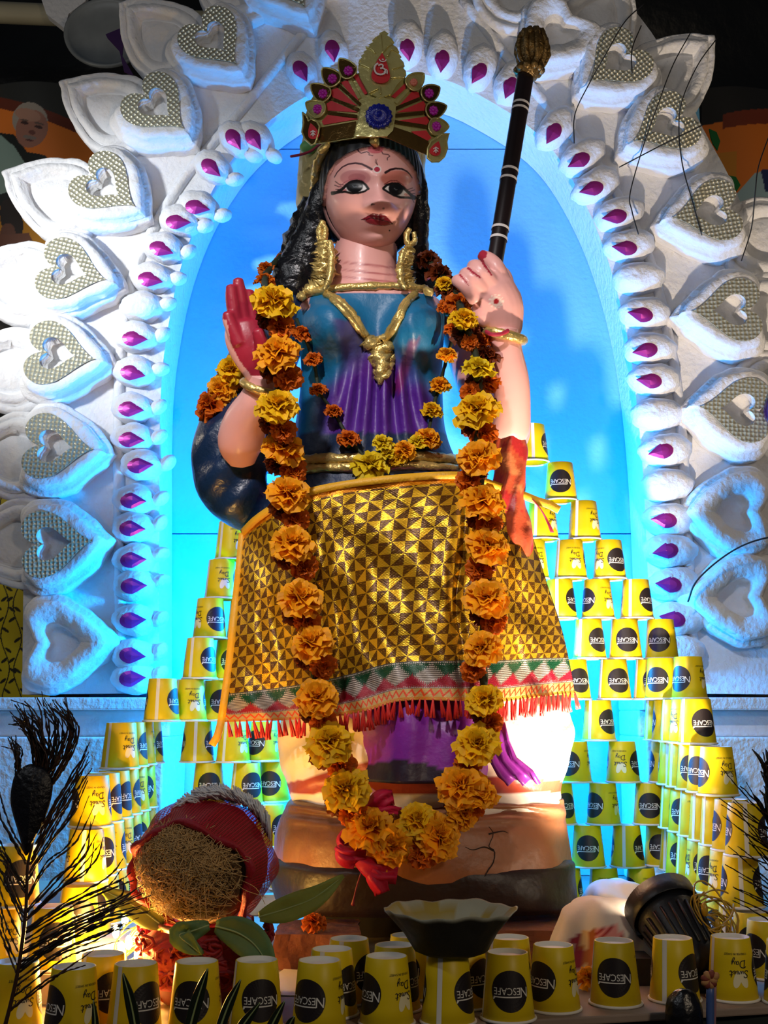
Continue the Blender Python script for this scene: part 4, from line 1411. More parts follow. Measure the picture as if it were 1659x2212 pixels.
cl_top = catmull([(524, 1152), (560, 1118), (620, 1082), (700, 1056), (840, 1036), (990, 1028), (1060, 1046), (1122, 1070)], 200)
cl_bot = catmull([(478, 1560), (600, 1556), (700, 1550), (790, 1536), (870, 1514), (1000, 1514), (1080, 1516), (1160, 1506), (1242, 1498)], 200)
cl_l = catmull([(524, 1152), (516, 1240), (506, 1330), (496, 1430), (484, 1520), (478, 1560)], 130)
cl_r = catmull([(1122, 1070), (1148, 1150), (1182, 1260), (1214, 1360), (1232, 1440), (1242, 1498)], 130)
nu, nv = 200, 130
CLP = np.zeros((nv, nu, 2))
for j in range(nv):
    v = j / (nv - 1)
    for i in range(nu):
        u = i / (nu - 1)
        lin = (1 - v) * cl_top[i] + v * cl_bot[i] + (1 - u) * cl_l[j] + u * cl_r[j]
        lin -= (1 - u) * (1 - v) * cl_top[0] + u * (1 - v) * cl_top[-1] + (1 - u) * v * cl_bot[0] + u * v * cl_bot[-1]
        CLP[j, i] = lin


def cloth_Y(px, py, u, v):
    y = 1.712 - .035 * v + .095 * (2 * u - 1) ** 2
    f = min(1, v * 2.2 + .15)
    y -= .010 * f * math.sin(u * 19 + 1.2 + v * .8) + .006 * f * math.sin(u * 37 - v * 2)
    y += .032 * f * math.exp(-((px - (1003 - 20 * math.exp(-((v - .5) / .15) ** 2))) / 12) ** 2)   # deep fold on the right
    y += .020 * f * math.exp(-((px - (705 + 40 * v)) / 22) ** 2)
    y -= .012 * math.exp(-((px - 960) / 26) ** 2 - ((v - .45) / .3) ** 2)
    y += .0035 * f * math.sin(px * .09 + 5 * math.sin(v * 4)) + .004 * math.sin(px * .031 - py * .045)
    y += .007 * math.sin(v * 6 + u * 9) * math.exp(-((u - .35) / .2) ** 2)
    return y


CL3 = []
UV = []
for j in range(nv):
    for i in range(nu):
        u, v = i / (nu - 1), j / (nv - 1)
        x, y = CLP[j, i]
        CL3.append(tuple(at(x, y, cloth_Y(x, y, u, v))))
        UV.append((u * (0.52 + 0.17 * v), v))
chunri = thing('ritual_cloth', 'shiny gold foil cloth with lace border and red tassels tied round the idol', 'cloth', (0.03, 1.70, 0.33))
o = obj('cloth_sheet', CL3, grid_faces(nu, nv, flip=True), cloth_material(), chunri, uv=UV)
md = o.modifiers.new('thick', 'SOLIDIFY'); md.thickness = 0.0012
yel_rib = mat('yellow_ribbon', rgb(230, 172, 36), rough=0.5, bump=0.0008, bscale=300)


def strap(name, pts3, w, m, parent, n=50, side=(1, 0, 0), up=None):
    P = catmull(pts3, n)
    V = []
    T = np.gradient(P, axis=0); T /= np.linalg.norm(T, axis=1)[:, None]
    for p, t in zip(P, T):
        s = np.cross(t, np.array((0, 1, 0.0))); s /= np.linalg.norm(s)
        V += [p - s * w / 2, p + s * w / 2]
    Fc = [(2 * i, 2 * i + 1, 2 * i + 3, 2 * i + 2) for i in range(n - 1)]
    o = obj(name, V, Fc, m, parent)
    md = o.modifiers.new('thick', 'SOLIDIFY'); md.thickness = 0.0016
    return o


top3 = [np.array(CL3[i]) + np.array((0, -.003, 0)) for i in range(0, nu, 6)] + [np.array(CL3[nu - 1]) + np.array((0, -.003, 0))]
strap('top_piping', top3, .011, yel_rib, chunri, 90)
lef3 = [np.array(CL3[j * nu]) + np.array((0, -.003, 0)) for j in range(0, nv, 8)] + [at(470, 1588, 1.765), at(458, 1610, 1.765)]
strap('side_piping', lef3, .011, yel_rib, chunri, 70)
strap('tie_ribbon', [at(1105, 1062, 1.78), at(1135, 1072, 1.785), at(1160, 1082, 1.79), at(1185, 1090, 1.79), at(1208, 1102, 1.79)], .012, yel_rib, chunri, 30)
mb = MB()
for k in range(7):
    mb.add(*tube([at(1150, 1078, 1.785), at(1168, 1100, 1.785 + .002 * k), at(1182, 1122 + k, 1.785), at(1196 - k, 1150, 1.785)], .0009, 5, 14))
mb.obj('tie_cord', red_thread, chunri)
# red tassels along the hem
tas_m = mat('red_silk_tassel', rgb(206, 40, 34), rough=0.45, var=0.2, vscale=60)
tb = MB()
for k in range(6):
    a = 2 * math.pi * k / 6
    tb.add(*tube([(0, 0, .002), (.0014 * math.cos(a), .0014 * math.sin(a), -.008), (.0032 * math.cos(a), .002 * math.sin(a), -.025)], [.0011, .0013, .0012], 5, 5))
tas_me = make_mesh('tassel', tb.V, tb.F, tas_m)
for k in range(72):
    i = int(round(k * (nu - 1) / 71))
    p = Vector(CL3[(nv - 1) * nu + i])
    inst(tas_me, 'tassel', chunri, Matrix.Translation(p) @ Matrix.Rotation(random.uniform(-.25, .25), 4, 'Y') @ Matrix.Rotation(random.uniform(-.15, .25), 4, 'X') @ Matrix.Scale(random.uniform(.85, 1.1), 4))

# ================================================================== marigold garlands
pet_m = mat('marigold_petal', (1, 1, 1), rough=0.55, spec=0.25, attr='paint', trans=0.22)
cal_m = mat('green_calyx', rgb(52, 92, 40), rough=0.5, var=0.25, vscale=60)
dry_m = cal_m


def marigold(name, tipc, basec, seed, rings=5, dens=1.0, ruffle=.13, flat=1.0):
    r = np.random.default_rng(seed)
    V, Fc, C = [], [], []
    tc, bc = np.array(rgb(*tipc)), np.array(rgb(*basec))
    for i in range(rings):
        f = i / max(1, rings - 1)
        tilt = (1.62 - 1.42 * f); L = 1.0 - .45 * f; cnt = max(5, int((17 - 9 * f) * dens))
        for k in range(cnt):
            a = 2 * math.pi * (k + r.uniform(-.25, .25)) / cnt + i * .4
            tl = tilt + r.uniform(-.16, .16); ln = L * r.uniform(.85, 1.1); wd = .27 * r.uniform(.8, 1.2); ph = r.uniform(0, 6.28); curl = r.uniform(.05, .5)
            rad = np.array((math.cos(a), math.sin(a), 0)); tan = np.array((-math.sin(a), math.cos(a), 0)); zz = np.array((0, 0, 1.0))
            base = len(V)
            sh = r.uniform(.8, 1.1)
            for s in (0.12, .45, .75, 1.0):
                t2 = tl + curl * (s - .4)
                d_ = rad * math.sin(t2) + zz * math.cos(t2) * flat
                nn = -rad * math.cos(t2) + zz * math.sin(t2)
                for w in (-1, -.5, 0, .5, 1):
                    ww = wd * w * (0.35 + .75 * s ** .7)
                    e = ln * s * (1 - .13 * w * w * s + .05 * math.sin(7 * w + ph) * s)
                    p = d_ * e + tan * ww + nn * (ruffle * s * math.sin(3.4 * w + ph) + .05 * w * w)
                    V.append(p); C.append((bc + (tc - bc) * min(1, s * 1.15)) * sh)
            for j in range(3):
                for w in range(4):
                    q = base + j * 5 + w
                    Fc.append((q, q + 1, q + 6, q + 5))
    me = bpy.data.meshes.new(name); me.from_pydata([tuple(v) for v in V], [], Fc); me.update()
    me.polygons.foreach_set('use_smooth', [True] * len(me.polygons))
    ca = me.color_attributes.new('paint', 'FLOAT_COLOR', 'POINT')
    c4 = np.ones((len(V), 4)); c4[:, :3] = np.clip(np.array(C), 0, 1); ca.data.foreach_set('color', c4.ravel())
    me.materials.append(pet_m)
    return me


OR = [marigold('marigold', (250, 174, 24), (236, 124, 8), s) for s in (1, 2, 3)]
YE = [marigold('marigold', (244, 196, 22), (226, 140, 12), s) for s in (4, 5, 6)]
LY = [marigold('marigold', (236, 206, 30), (206, 160, 20), s, 4, .8) for s in (7, 8)]
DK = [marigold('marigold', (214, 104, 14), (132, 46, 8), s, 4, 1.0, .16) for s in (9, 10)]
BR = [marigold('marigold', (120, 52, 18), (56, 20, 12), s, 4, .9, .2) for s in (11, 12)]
cal_b = MB()
cal_b.add(*ell((0, 0, -.42), .23, .23, .40, 12, 9))
for k in range(6):
    a = k * math.pi / 3
    cal_b.add(*tube([(.1 * math.cos(a), .1 * math.sin(a), -.78), (.24 * math.cos(a), .24 * math.sin(a), -.42), (.2 * math.cos(a), .2 * math.sin(a), -.06)], [.03, .06, .05], 5, 6))
cal_me = make_mesh('calyx', cal_b.V, cal_b.F, cal_m)


def flower(parent, px, py, Y, rpx, kind, axis=None, calyx=True):
    me = random.choice(kind)
    k = rpx * mpp(Y, .5)
    ax_ = Vector(axis) if axis else Vector((random.uniform(-.35, .35), -.75 + random.uniform(-.25, .25), .75))
    q = ax_.normalized().to_track_quat('Z', 'Y').to_matrix().to_4x4()
    M = Matrix.Translation(at(px, py, Y)) @ q @ Matrix.Rotation(random.uniform(0, 6.28), 4, 'Z') @ Matrix.Scale(k, 4)
    o = inst(me, 'marigold_flower', parent, M)
    if calyx:
        inst(cal_me, 'calyx', o, M)
    return o


def garland(name, label, base, items, string, sr):
    g = thing(name, label, 'garland', base)
    n = max(60, len(string) * 6)
    obj('string', *tube([at(*p) for p in string], sr, 7, n, noise=.12), mat('dark_garland_stem', rgb(36, 44, 22), rough=0.7), g)
    for it in items: flower(g, *it)
    return g


OUT = []
L_ = [(592, 652, 54, YE), (600, 762, 56, OR), (600, 878, 52, YE), (612, 966, 52, OR), (624, 1066, 53, OR), (632, 1174, 52, OR), (650, 1292, 54, OR), (674, 1388, 50, OR), (686, 1506, 50, OR), (712, 1604, 56, YE), (746, 1704, 54, YE)]
R_ = [(1002, 690, 36, YE), (1034, 796, 40, LY), (1030, 886, 56, YE), (1034, 988, 52, OR), (1042, 1082, 54, OR), (1054, 1180, 54, OR), (1052, 1292, 54, OR), (1042, 1398, 46, OR), (1046, 1512, 44, YE), (1030, 1606, 52, YE), (996, 1698, 58, OR), (1040, 1716, 40, OR)]
for i, (x, y, r, k) in enumerate(L_):
    Yv = 1.615 if y < 900 else 1.655
    OUT.append((x, y, Yv, r, k))
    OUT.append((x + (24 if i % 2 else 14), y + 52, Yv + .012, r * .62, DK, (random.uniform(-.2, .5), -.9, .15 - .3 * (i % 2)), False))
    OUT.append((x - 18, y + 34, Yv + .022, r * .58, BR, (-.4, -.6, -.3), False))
for i, (x, y, r, k) in enumerate(R_):
    Yv = 1.675 if y < 950 else 1.652
    OUT.append((x, y, Yv, r, k))
    if i < 11:
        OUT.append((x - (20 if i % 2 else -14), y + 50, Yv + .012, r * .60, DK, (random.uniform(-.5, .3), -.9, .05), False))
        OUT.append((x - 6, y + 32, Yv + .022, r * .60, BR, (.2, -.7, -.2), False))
OUT += [(800, 1788, 1.655, 58, OR), (846, 1826, 1.650, 52, OR, (-.1, -.95, -.15)), (902, 1772, 1.655, 46, YE), (950, 1806, 1.652, 54, OR, (.5, -.8, .3)), (912, 1842, 1.655, 38, DK, (0, -1, 0), False), (762, 1760, 1.665, 34, DK, (-.5, -.8, 0), False),
        (868, 1792, 1.665, 40, BR, (0, -1, 0), False), (1002, 1758, 1.66, 40, OR, (.6, -.8, 0))]
# over the shoulders
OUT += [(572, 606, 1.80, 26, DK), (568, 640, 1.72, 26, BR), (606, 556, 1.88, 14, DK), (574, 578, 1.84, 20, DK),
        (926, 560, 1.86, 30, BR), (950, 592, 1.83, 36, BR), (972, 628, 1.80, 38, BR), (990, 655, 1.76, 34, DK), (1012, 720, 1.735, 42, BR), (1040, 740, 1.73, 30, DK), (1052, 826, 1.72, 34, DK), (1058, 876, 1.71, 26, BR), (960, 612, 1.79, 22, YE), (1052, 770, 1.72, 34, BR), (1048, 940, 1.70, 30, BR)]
# loop that hangs outside the raised arm
OUT += [(502, 798, 1.77, 46, YE, (-.5, -.8, .5)), (478, 842, 1.775, 40, OR, (-.4, -.9, 0)), (452, 874, 1.78, 40, DK, (-.6, -.7, .2)), (520, 846, 1.79, 34, OR, (-.1, -1, 0)), (534, 762, 1.79, 30, DK), (470, 900, 1.79, 28, DK, (-.3, -.9, -.3), False)]
str_o = [(606, 556, 1.88), (572, 600, 1.80), (585, 650, 1.64)] + [(x, y, 1.64 if y < 900 else 1.675) for x, y, *_ in L_[1:]] + [(780, 1770, 1.68), (850, 1815, 1.675), (930, 1800, 1.675), (985, 1750, 1.675)] + [(x, y, 1.695 if y < 950 else 1.675) for x, y, *_ in R_[10::-1]] + [(985, 640, 1.78), (940, 580, 1.84), (915, 555, 1.88)]
garland('marigold_garland', 'long orange marigold garland hanging from the shoulders to the rock base', tuple(at(850, 1850, 1.66)), OUT, str_o, .0055)

INN = [(652, 720, 26, DK), (676, 776, 24, DK), (687, 842, 22, DK), (720, 888, 22, DK), (752, 948, 28, DK), (966, 664, 26, DK), (980, 710, 24, DK), (966, 766, 25, OR), (950, 832, 27, OR), (932, 886, 27, YE), (924, 948, 34, OR), (902, 955, 26, LY), (874, 972, 30, OR), (826, 956, 26, LY), (800, 1006, 46, LY), (858, 990, 24, YE), (838, 980, 20, LY)]
items = []
for x, y, r, k in INN:
    h = on_surface(BVH_T, x, y, 0.0, 1.80)
    items.append((x, y, h.y - .022, r, k, (random.uniform(-.3, .3), -.7, .8)))
so = [(x, y) for x, y in ((640, 690), (655, 722), (678, 780), (690, 845), (722, 892), (756, 950), (806, 1000), (840, 985), (880, 975), (922, 945), (934, 886), (950, 832), (966, 770), (980, 712), (968, 668), (955, 640))]
ss = [(x, y, on_surface(BVH_T, x, y, 0.0, 1.82).y - .012) for x, y in so]
garland('small_garland', 'short garland of small dark marigolds across the chest, yellow at the centre', tuple(at(810, 1010, 1.74)), items, ss, .003)

# ---- soft pink red blossoms laid at the foot
hib_m = mat('crimson_petal', rgb(196, 30, 66), rough=0.5, spec=0.3, trans=0.2, var=0.18, vscale=40)


def blossom(name, label, petals, Y):
    root = thing(name, label, 'flower', tuple(at(petals[0][0][0][0], petals[0][0][0][1], Y)))
    for k, (pts, w) in enumerate(petals):
        n = 16
        q = catmull(pts, n); T = np.gradient(q, axis=0); T /= np.linalg.norm(T, axis=1)[:, None]
        Nn = np.stack([-T[:, 1], T[:, 0]], 1)
        V = []
        for i in range(n):
            s = i / (n - 1)
            wd = w * (.35 + 1.1 * math.sin(min(1, s * 1.1) * math.pi * .75))
            for a in np.linspace(-1, 1, 9):
                x, y = q[i] + Nn[i] * a * wd / 2
                V.append(tuple(at(x, y, Y + .010 * a * a - .006 * math.sin(5 * a + s * 6 + k) * s - .008 * math.sin(s * 3))))
        o = obj('petal', V, grid_faces(9, n), hib_m, root)
        md = o.modifiers.new('thick', 'SOLIDIFY'); md.thickness = .001
    return root


blossom('hibiscus_flower', 'crumpled crimson flower hanging below the garland bottom', [([(724, 1830), (750, 1845), (790, 1850)], 26), ([(760, 1848), (790, 1868), (820, 1885), (858, 1892)], 34), ([(790, 1862), (810, 1892), (826, 1930)], 30), ([(730, 1826), (745, 1850), (770, 1862)], 30)], 1.655)
blossom('hibiscus_flower', 'dark crimson flower tucked behind the garland on the rock', [([(790, 1745), (820, 1728), (850, 1722)], 30), ([(800, 1750), (830, 1756), (866, 1760)], 28), ([(745, 1790), (740, 1815), (750, 1830)], 20)], 1.69)
st = obj('flower_pistil', *tube([at(782, 1880, 1.66), at(772, 1910, 1.66), at(765, 1938, 1.66), at(762, 1955, 1.662)], [.0012, .0012, .0012, .003], 6, 14), mat('dark_pistil', rgb(120, 20, 40), rough=.5), bpy.data.objects['hibiscus_flower'])

# ================================================================== paper cups
cup_y = mat('yellow_paper', rgb(238, 208, 14), rough=0.42, spec=0.4, trans=0.10)
cup_w = mat('white_paper', rgb(232, 230, 222), rough=0.5, spec=0.4)
cup_k = mat('dark_brown_print', rgb(34, 27, 28), rough=0.45)
H_, RB, RT = 0.070, 0.0292, 0.0225          # upside down: mouth below, base on top


def rad(h): return RB + (RT - RB) * h / H_


def wrap(s, t, phi, off):
    r = rad(t); a = phi + s / r
    return ((r + off) * math.sin(a), -(r + off) * math.cos(a), t)


prof = [(RB - .0012, .0012), (RB, .002), (rad(.02), .02), (rad(.045), .045), (RT, H_ - .0004), (RT - .0005, H_), (RT - .0012, H_)]
V, Fc = lathe(prof, seg=40)
body_me = make_mesh('cup_body', V, Fc, cup_y)
V, Fc = lathe([(RT - .0012, H_), (RT - .0022, H_ - .0005), (RT - .0026, H_ - .0045), (RT * .6, H_ - .0042), (.0004, H_ - .0046)], seg=40)
base_me = make_mesh('cup_base', V, Fc, cup_w)
V, Fc = [], []
for k in range(40):
    a = 2 * math.pi * k / 40
    for j in range(8):
        b = 2 * math.pi * j / 8
        rr = RB + .0006 + .0017 * math.cos(b)
        V.append((rr * math.cos(a), rr * math.sin(a), .0017 + .0017 * math.sin(b)))
for k in range(40):
    for j in range(8):
        Fc.append((k * 8 + j, k * 8 + (j + 1) % 8, ((k + 1) % 40) * 8 + (j + 1) % 8, ((k + 1) % 40) * 8 + j))
rim_me = make_mesh('cup_rim', V, Fc, cup_w)


def text_mesh(body, size, shear=0.0):
    cu = bpy.data.curves.new('t', 'FONT'); cu.body = body; cu.size = size; cu.shear = shear; cu.resolution_u = 3
    cu.align_x = 'LEFT'
    o = bpy.data.objects.new('t', cu); col.objects.link(o)
    me = evaluated(o)
    V = np.array([v.co[:] for v in me.vertices]); Fc = [tuple(p.vertices) for p in me.polygons]
    bpy.data.objects.remove(o); bpy.data.curves.remove(cu); bpy.data.meshes.remove(me)
    return V[:, :2], Fc


def wrap_mesh(name, V2, Fc, m, h0, phi, off):
    """V2 in upright print coordinates (right, up); the cup stands on its head so it is turned by 180 degrees"""
    V = [wrap(-x, h0 - y, phi, off) for x, y in V2]
    return make_mesh(name, V, Fc, m, smooth=False)


def disc2(r, n=36, rings=5):
    V, Fc = [(0, 0)], []
    for i in range(1, rings + 1):
        for k in range(n):
            a = 2 * math.pi * k / n; V.append((r * i / rings * math.cos(a), r * i / rings * math.sin(a)))
    Fc += [(0, 1 + k, 1 + (k + 1) % n) for k in range(n)]
    for i in range(rings - 1):
        for k in range(n):
            a = 1 + i * n + k; b = 1 + i * n + (k + 1) % n
            Fc.append((a, b, b + n, a + n))
    return V, Fc


def sub2(V2, Fc, mx):
    """cut long flat faces so they can follow the cone"""
    bm = bmesh.new()
    vs = [bm.verts.new((x, y, 0)) for x, y in V2]
    for f in Fc:
        try: bm.faces.new([vs[i] for i in f])
        except ValueError: pass
    x0, x1 = min(v[0] for v in V2), max(v[0] for v in V2)
    for x in np.arange(x0 + mx, x1, mx):
        bmesh.ops.bisect_plane(bm, geom=bm.verts[:] + bm.edges[:] + bm.faces[:], plane_co=(x, 0, 0), plane_no=(1, 0, 0))
    bm.verts.index_update()
    V = [(v.co.x, v.co.y) for v in bm.verts]; F2 = [tuple(v.index for v in f.verts) for f in bm.faces]
    bm.free()
    return V, F2


# round logo: dark disc, white word with a raised first letter and the long bar of the accent
HL = .0335
RL = .0212
logo_V, logo_F = disc2(RL)
n_V, n_F = text_mesh('N', .0150)
e_V, e_F = text_mesh('ESCAFE', .0108)
n_V = n_V - n_V.min(0); e_V = e_V - e_V.min(0)
n_V[:, 0] *= .92; e_V[:, 0] *= .86
wN = n_V[:, 0].max(); e_V[:, 0] += wN + .0008
wid = e_V[:, 0].max(); wx = mb2 = None
mb2 = MB(); mb2.V, mb2.F = [], []
def add2(V2, Fc):
    n = len(mb2.V); mb2.V.extend([tuple(v) for v in V2]); mb2.F.extend([tuple(i + n for i in f) for f in Fc])
add2(n_V, n_F); add2(e_V, e_F)
top_ = e_V[:, 1].max() + .0016
add2([(wN - .0004, top_), (wid + .0006, top_), (wid + .0006, top_ + .0013), (wN - .0004, top_ + .0013)], [(0, 1, 2, 3)])
add2([(wid - .0026, top_), (wid + .0006, top_), (wid + .0016, top_ + .0034), (wid + .0002, top_ + .0034)], [(0, 1, 2, 3)])
A = np.array(mb2.V); A -= np.array([(A[:, 0].min() + A[:, 0].max()) / 2, e_V[:, 1].max() / 2])
A *= .0395 / (A[:, 0].max() - A[:, 0].min())
word_V, word_F = sub2(A, mb2.F, .004)
# slogan: handwritten words over a white twin-lobed shape and a small caption
sl = MB(); sl.V, sl.F = [], []
def stroke(pts, w=.00075, n=None):
    q = catmull(pts, n or 6 * len(pts))
    V2, F2 = stroke_mesh(np.array(q) * .001, w)
    k = len(sl.V); sl.V.extend([tuple(v) for v in V2]); sl.F.extend([tuple(i + k for i in f) for f in F2])
# "Sweet" (mm, baseline y = 0) then "Day" below it
stroke([(-8, 6.2), (-9.5, 7.6), (-12, 7.2), (-12.6, 5.2), (-10.6, 3.6), (-9.4, 1.8), (-11, .2), (-13.2, .4), (-13.6, 1.8)], .0010)
stroke([(-8.2, 3.4), (-7.6, .4), (-6.2, 1.4), (-5.6, 3.2), (-5.2, .4), (-3.9, 1.2), (-3.2, 3.4), (-2.4, 2.8)])
stroke([(-2.2, 1.4), (-.6, 1.8), (-.4, 3.0), (-1.6, 3.2), (-2.2, 1.6), (-1.4, .2), (.2, .6), (1.2, 1.4)])
stroke([(1.2, 1.4), (2.8, 1.8), (3.0, 3.0), (1.8, 3.2), (1.2, 1.6), (2.0, .2), (3.6, .6), (4.8, 1.6), (5.8, 3.6)])
stroke([(6.4, 7.0), (5.6, 3.0), (5.6, .8), (6.6, .2), (7.8, 1.0)], .0009)
stroke([(4.6, 4.2), (6.0, 4.5), (8.0, 4.4)], .0007)
stroke([(-9.2, -3.6), (-10.2, -10.4), (-11.0, -11.4)], .0010)
stroke([(-11.6, -4.4), (-9.0, -3.0), (-5.4, -4.0), (-4.4, -7.0), (-6.2, -10.2), (-10.4, -10.9)], .0010)
stroke([(-.2, -7.2), (-2.0, -6.9), (-3.0, -8.8), (-2.2, -10.4), (-.8, -9.4), (-.2, -7.2), (-.2, -10.0), (.8, -10.4)])
stroke([(1.6, -7.2), (2.0, -9.8), (3.2, -10.2), (4.4, -8.4), (4.8, -7.0), (4.2, -11.0), (2.6, -14.2), (1.4, -13.8), (2.4, -11.6), (5.2, -9.8)])
c_V, c_F = text_mesh('FOREVER IN SWEET', .0034)
c_V = c_V - c_V.min(0); c_V[:, 0] = (c_V[:, 0] - c_V[:, 0].max() / 2); c_V[:, 0] *= .026 / (c_V[:, 0].max() - c_V[:, 0].min()); c_V[:, 1] -= .0195
k = len(sl.V); sl.V.extend([tuple(v) for v in c_V]); sl.F.extend([tuple(i + k for i in f) for f in c_F])
slog_V, slog_F = sub2(np.array(sl.V), sl.F, .005)
ear = []
ex = MB(); ex.V, ex.F = [], []
for cx_, rot_ in ((-8.2, .32), (-.6, -.32)):
    Vd, Fd = disc2(1.0, 22, 4)
    q = [((cx_ + (4.4 * x * math.cos(rot_) - 9.6 * y * math.sin(rot_))) * .001, (5.6 + (4.4 * x * math.sin(rot_) + 9.6 * y * math.cos(rot_))) * .001) for x, y in Vd]
    k = len(ex.V); ex.V.extend(q); ex.F.extend([tuple(i + k for i in f) for f in Fd])
seam_V, seam_F = sub2([(-.0028, -.034), (.0028, -.034), (.0028, .033), (-.0028, .033)], [(0, 1, 2, 3)], .003)


def cup_proto(lay, simple=False):
    """lay = list of (what, angle in degrees round the cup)"""
    root = bpy.data.objects.new('paper_cup', body_me); col.objects.link(root)
    def kid(name, me, par):
        o = bpy.data.objects.new(name, me); col.objects.link(o); o.parent = par; return o
    kid('rim', rim_me, root); kid('cup_base', base_me, root)
    for what, a in lay:
        phi = R(a)
        if what == 'N':
            d_ = kid('logo_disc', wrap_mesh('logo_disc', logo_V, logo_F, cup_k, HL, phi, .00025), root)
            kid('logo_word', wrap_mesh('logo_word', word_V, word_F, cup_w, HL, phi, .0005), d_)
        elif what == 'S':
            d_ = kid('slogan_shape', wrap_mesh('slogan_shape', ex.V, ex.F, mat('cream_print', rgb(240, 232, 190), rough=.45), .032, phi, .00025), root)
            kid('slogan_words', wrap_mesh('slogan_words', slog_V, slog_F, cup_k, .036, phi, .0005), d_)
        elif what == '|':
            kid('seam', wrap_mesh('seam', seam_V, seam_F, cup_w, .036, phi, .0003), root)
    return root


PA = cup_proto([('|', 0), ('N', 82), ('S', 180), ('N', 270)])
PB = cup_proto([('|', 0), ('S', 70), ('N', 165), ('S', 285)])
LOOK = {'N': (PA, 82), 'M': (PA, 270), 'S': (PA, 180), '|': (PA, 0), 'T': (PB, 70), 'U': (PB, 285), 'P': (PB, 165)}
used_proto = set()
ORD = ['first', 'second', 'third', 'fourth', 'fifth', 'sixth', 'seventh', 'eighth', 'ninth', 'tenth', 'eleventh', 'twelfth', 'thirteenth', 'fourteenth', 'fifteenth']
cup_list = []


def cup(x, y, z, look, label, group):
    """look such as 'N+20': the print that shows and how many degrees it is turned to the right"""
    kind = look[0]; dev = float(look[1:] or 0)
    proto, a0 = LOOK[kind]
    o = copy_tree(proto)
    view = math.degrees(math.atan2(x, y))          # direction from the camera, so 0 faces the viewer
    o.location = (x, y, z)
    o.rotation_euler = (0, 0, R(-a0 * 0) + R(dev - a0 - view))
    tag(o, label, 'cup', group)
    cup_list.append(o)
    return o


PITCH_Z = H_ + .0004


def pile(side, z0, rows, group):
    for k, row in rows:
        for i, (px_, Y, look) in enumerate(row):
            z = z0 + k * PITCH_Z
            # x from the photo column at this depth and height
            fw = Y * _c + (z + .03 - CAM_H) * _s
            x = (px_ - CX) / F_PX * fw
            n = len(row)
            lab = 'yellow upside-down paper cup in %s pile, %s row from the table, %s from the left' % (side, ORD[k], ORD[i])
            cup(x, Y, z, look, lab, group)


YB = 2.13
def rowr(back, side):
    return [(p, YB, l) for p, l in back] + side


def wall_x(x, Y, z):      # photo column of a side wall cup
    fw = Y * _c + (z + .03 - CAM_H) * _s
    return CX + F_PX * x / fw


def side_cups(x, Y0, n, k, z0, looks, step=.0655, lean=0.0):
    out = []
    for i in range(n):
        Y = Y0 - step * i
        out.append((wall_x(x + lean * i, Y, z0 + k * PITCH_Z), Y, looks[i % len(looks)]))
    return out


ZR = 0.0
WX = .487
R_rows = [
    (0, rowr([(1228, 'S'), (1308, 'T+8'), (1392, 'N-60'), (1455, '|+20')], side_cups(WX, 2.06, 8, 0, ZR, ['N+30', 'N-10', 'M+40', 'N+15', 'M-25', 'N+40', 'N+5', 'N-45']))),
    (1, rowr([(1270, 'N'), (1355, 'N+70'), (1436, 'N')], side_cups(WX, 2.095, 7, 1, ZR, ['N+35', 'N-5', 'N+20', 'M+10', 'N-20', 'M+30', '|']))),
    (2, rowr([(1208, 'N+30'), (1303, 'N-45'), (1404, 'N')], side_cups(WX, 2.06, 7, 2, ZR, ['N+20', 'N-15', 'T', 'T+20', 'N+25', '|+10', '|']))),
    (3, rowr([(1241, 'N-25'), (1345, 'M+75')], side_cups(WX, 2.125, 6, 3, ZR, ['|', 'N+55', 'N+30', 'N-10', '|+60', 'N-70']))),
    (4, rowr([(1293, 'N+48')], side_cups(WX, 2.15, 5, 4, ZR, ['N+25', 'N+75', 'N+20', 'M+30', 'N+30'], .060))),
    (5, rowr([(1240, 'N+25'), (1330, 'N+22'), (1402, 'N+20')], [(1432, 2.07, '|+70'), (1484, 2.02, 'N-40')])),
    (6, rowr([(1273, 'N+45'), (1351, 'N+10'), (1428, 'N-10')], [])),
    (7, rowr([(1210, 'N+70'), (1291, 'N-55'), (1375, 'N+58')], [])),
    (8, rowr([(1150, 'U+20'), (1232, 'T+15'), (1316, 'S-50')], [])),
    (9, rowr([(1171, 'T+45'), (1262, 'T+40')], [])),
    (10, rowr([(1211, 'N')], [])),
    (11, rowr([(1150, 'N+85')], [])),
]
pile('right', ZR, R_rows, 'cups of the right pile')
ZL = 0.034
LX = -.405
L_rows = [
    (0, side_cups(LX, 1.66, 7, 0, ZL, ['N+10'], -.066) + [(620, YB, 'T-10')]),
    (1, side_cups(LX, 1.69, 7, 1, ZL, ['T+62', 'N+20', 'T', 'S+30', 'N+60', 'N+10', 'S'], -.064) + [(585, YB, 'N+50')]),
    (2, side_cups(LX, 1.71, 6, 2, ZL, ['N-85', 'N+68', 'N+60', 'N+82', 'T+20', 'N+10'], -.068) + [(450, YB, 'N+5'), (532, YB, 'N+28'), (590, YB + .05, 'N-15')]),
    (3, side_cups(LX, 1.885, 4, 3, ZL, ['T+25', 'N+75', 'T+80', 'N+78'], -.07) + [(440, YB, 'N+74'), (500, YB, 'T+35'), (560, YB + .03, 'N-40')]),
    (4, [(350, 2.0, 'N+65'), (410, 2.06, 'T+10'), (468, YB, 'N+20')]),
    (5, [(432, YB - .06, 'N+48'), (496, YB, 'N+10')]),
    (6, [(457, YB - .03, 'T-62'), (522, YB, 'T+10')]),
    (7, [(478, YB - .01, 'T+4')]),
    (8, [(500, YB, 'T+25')]),
    (9, [(535, YB, 'N')]),
]
pile('left', ZL, L_rows, 'cups of the left pile')
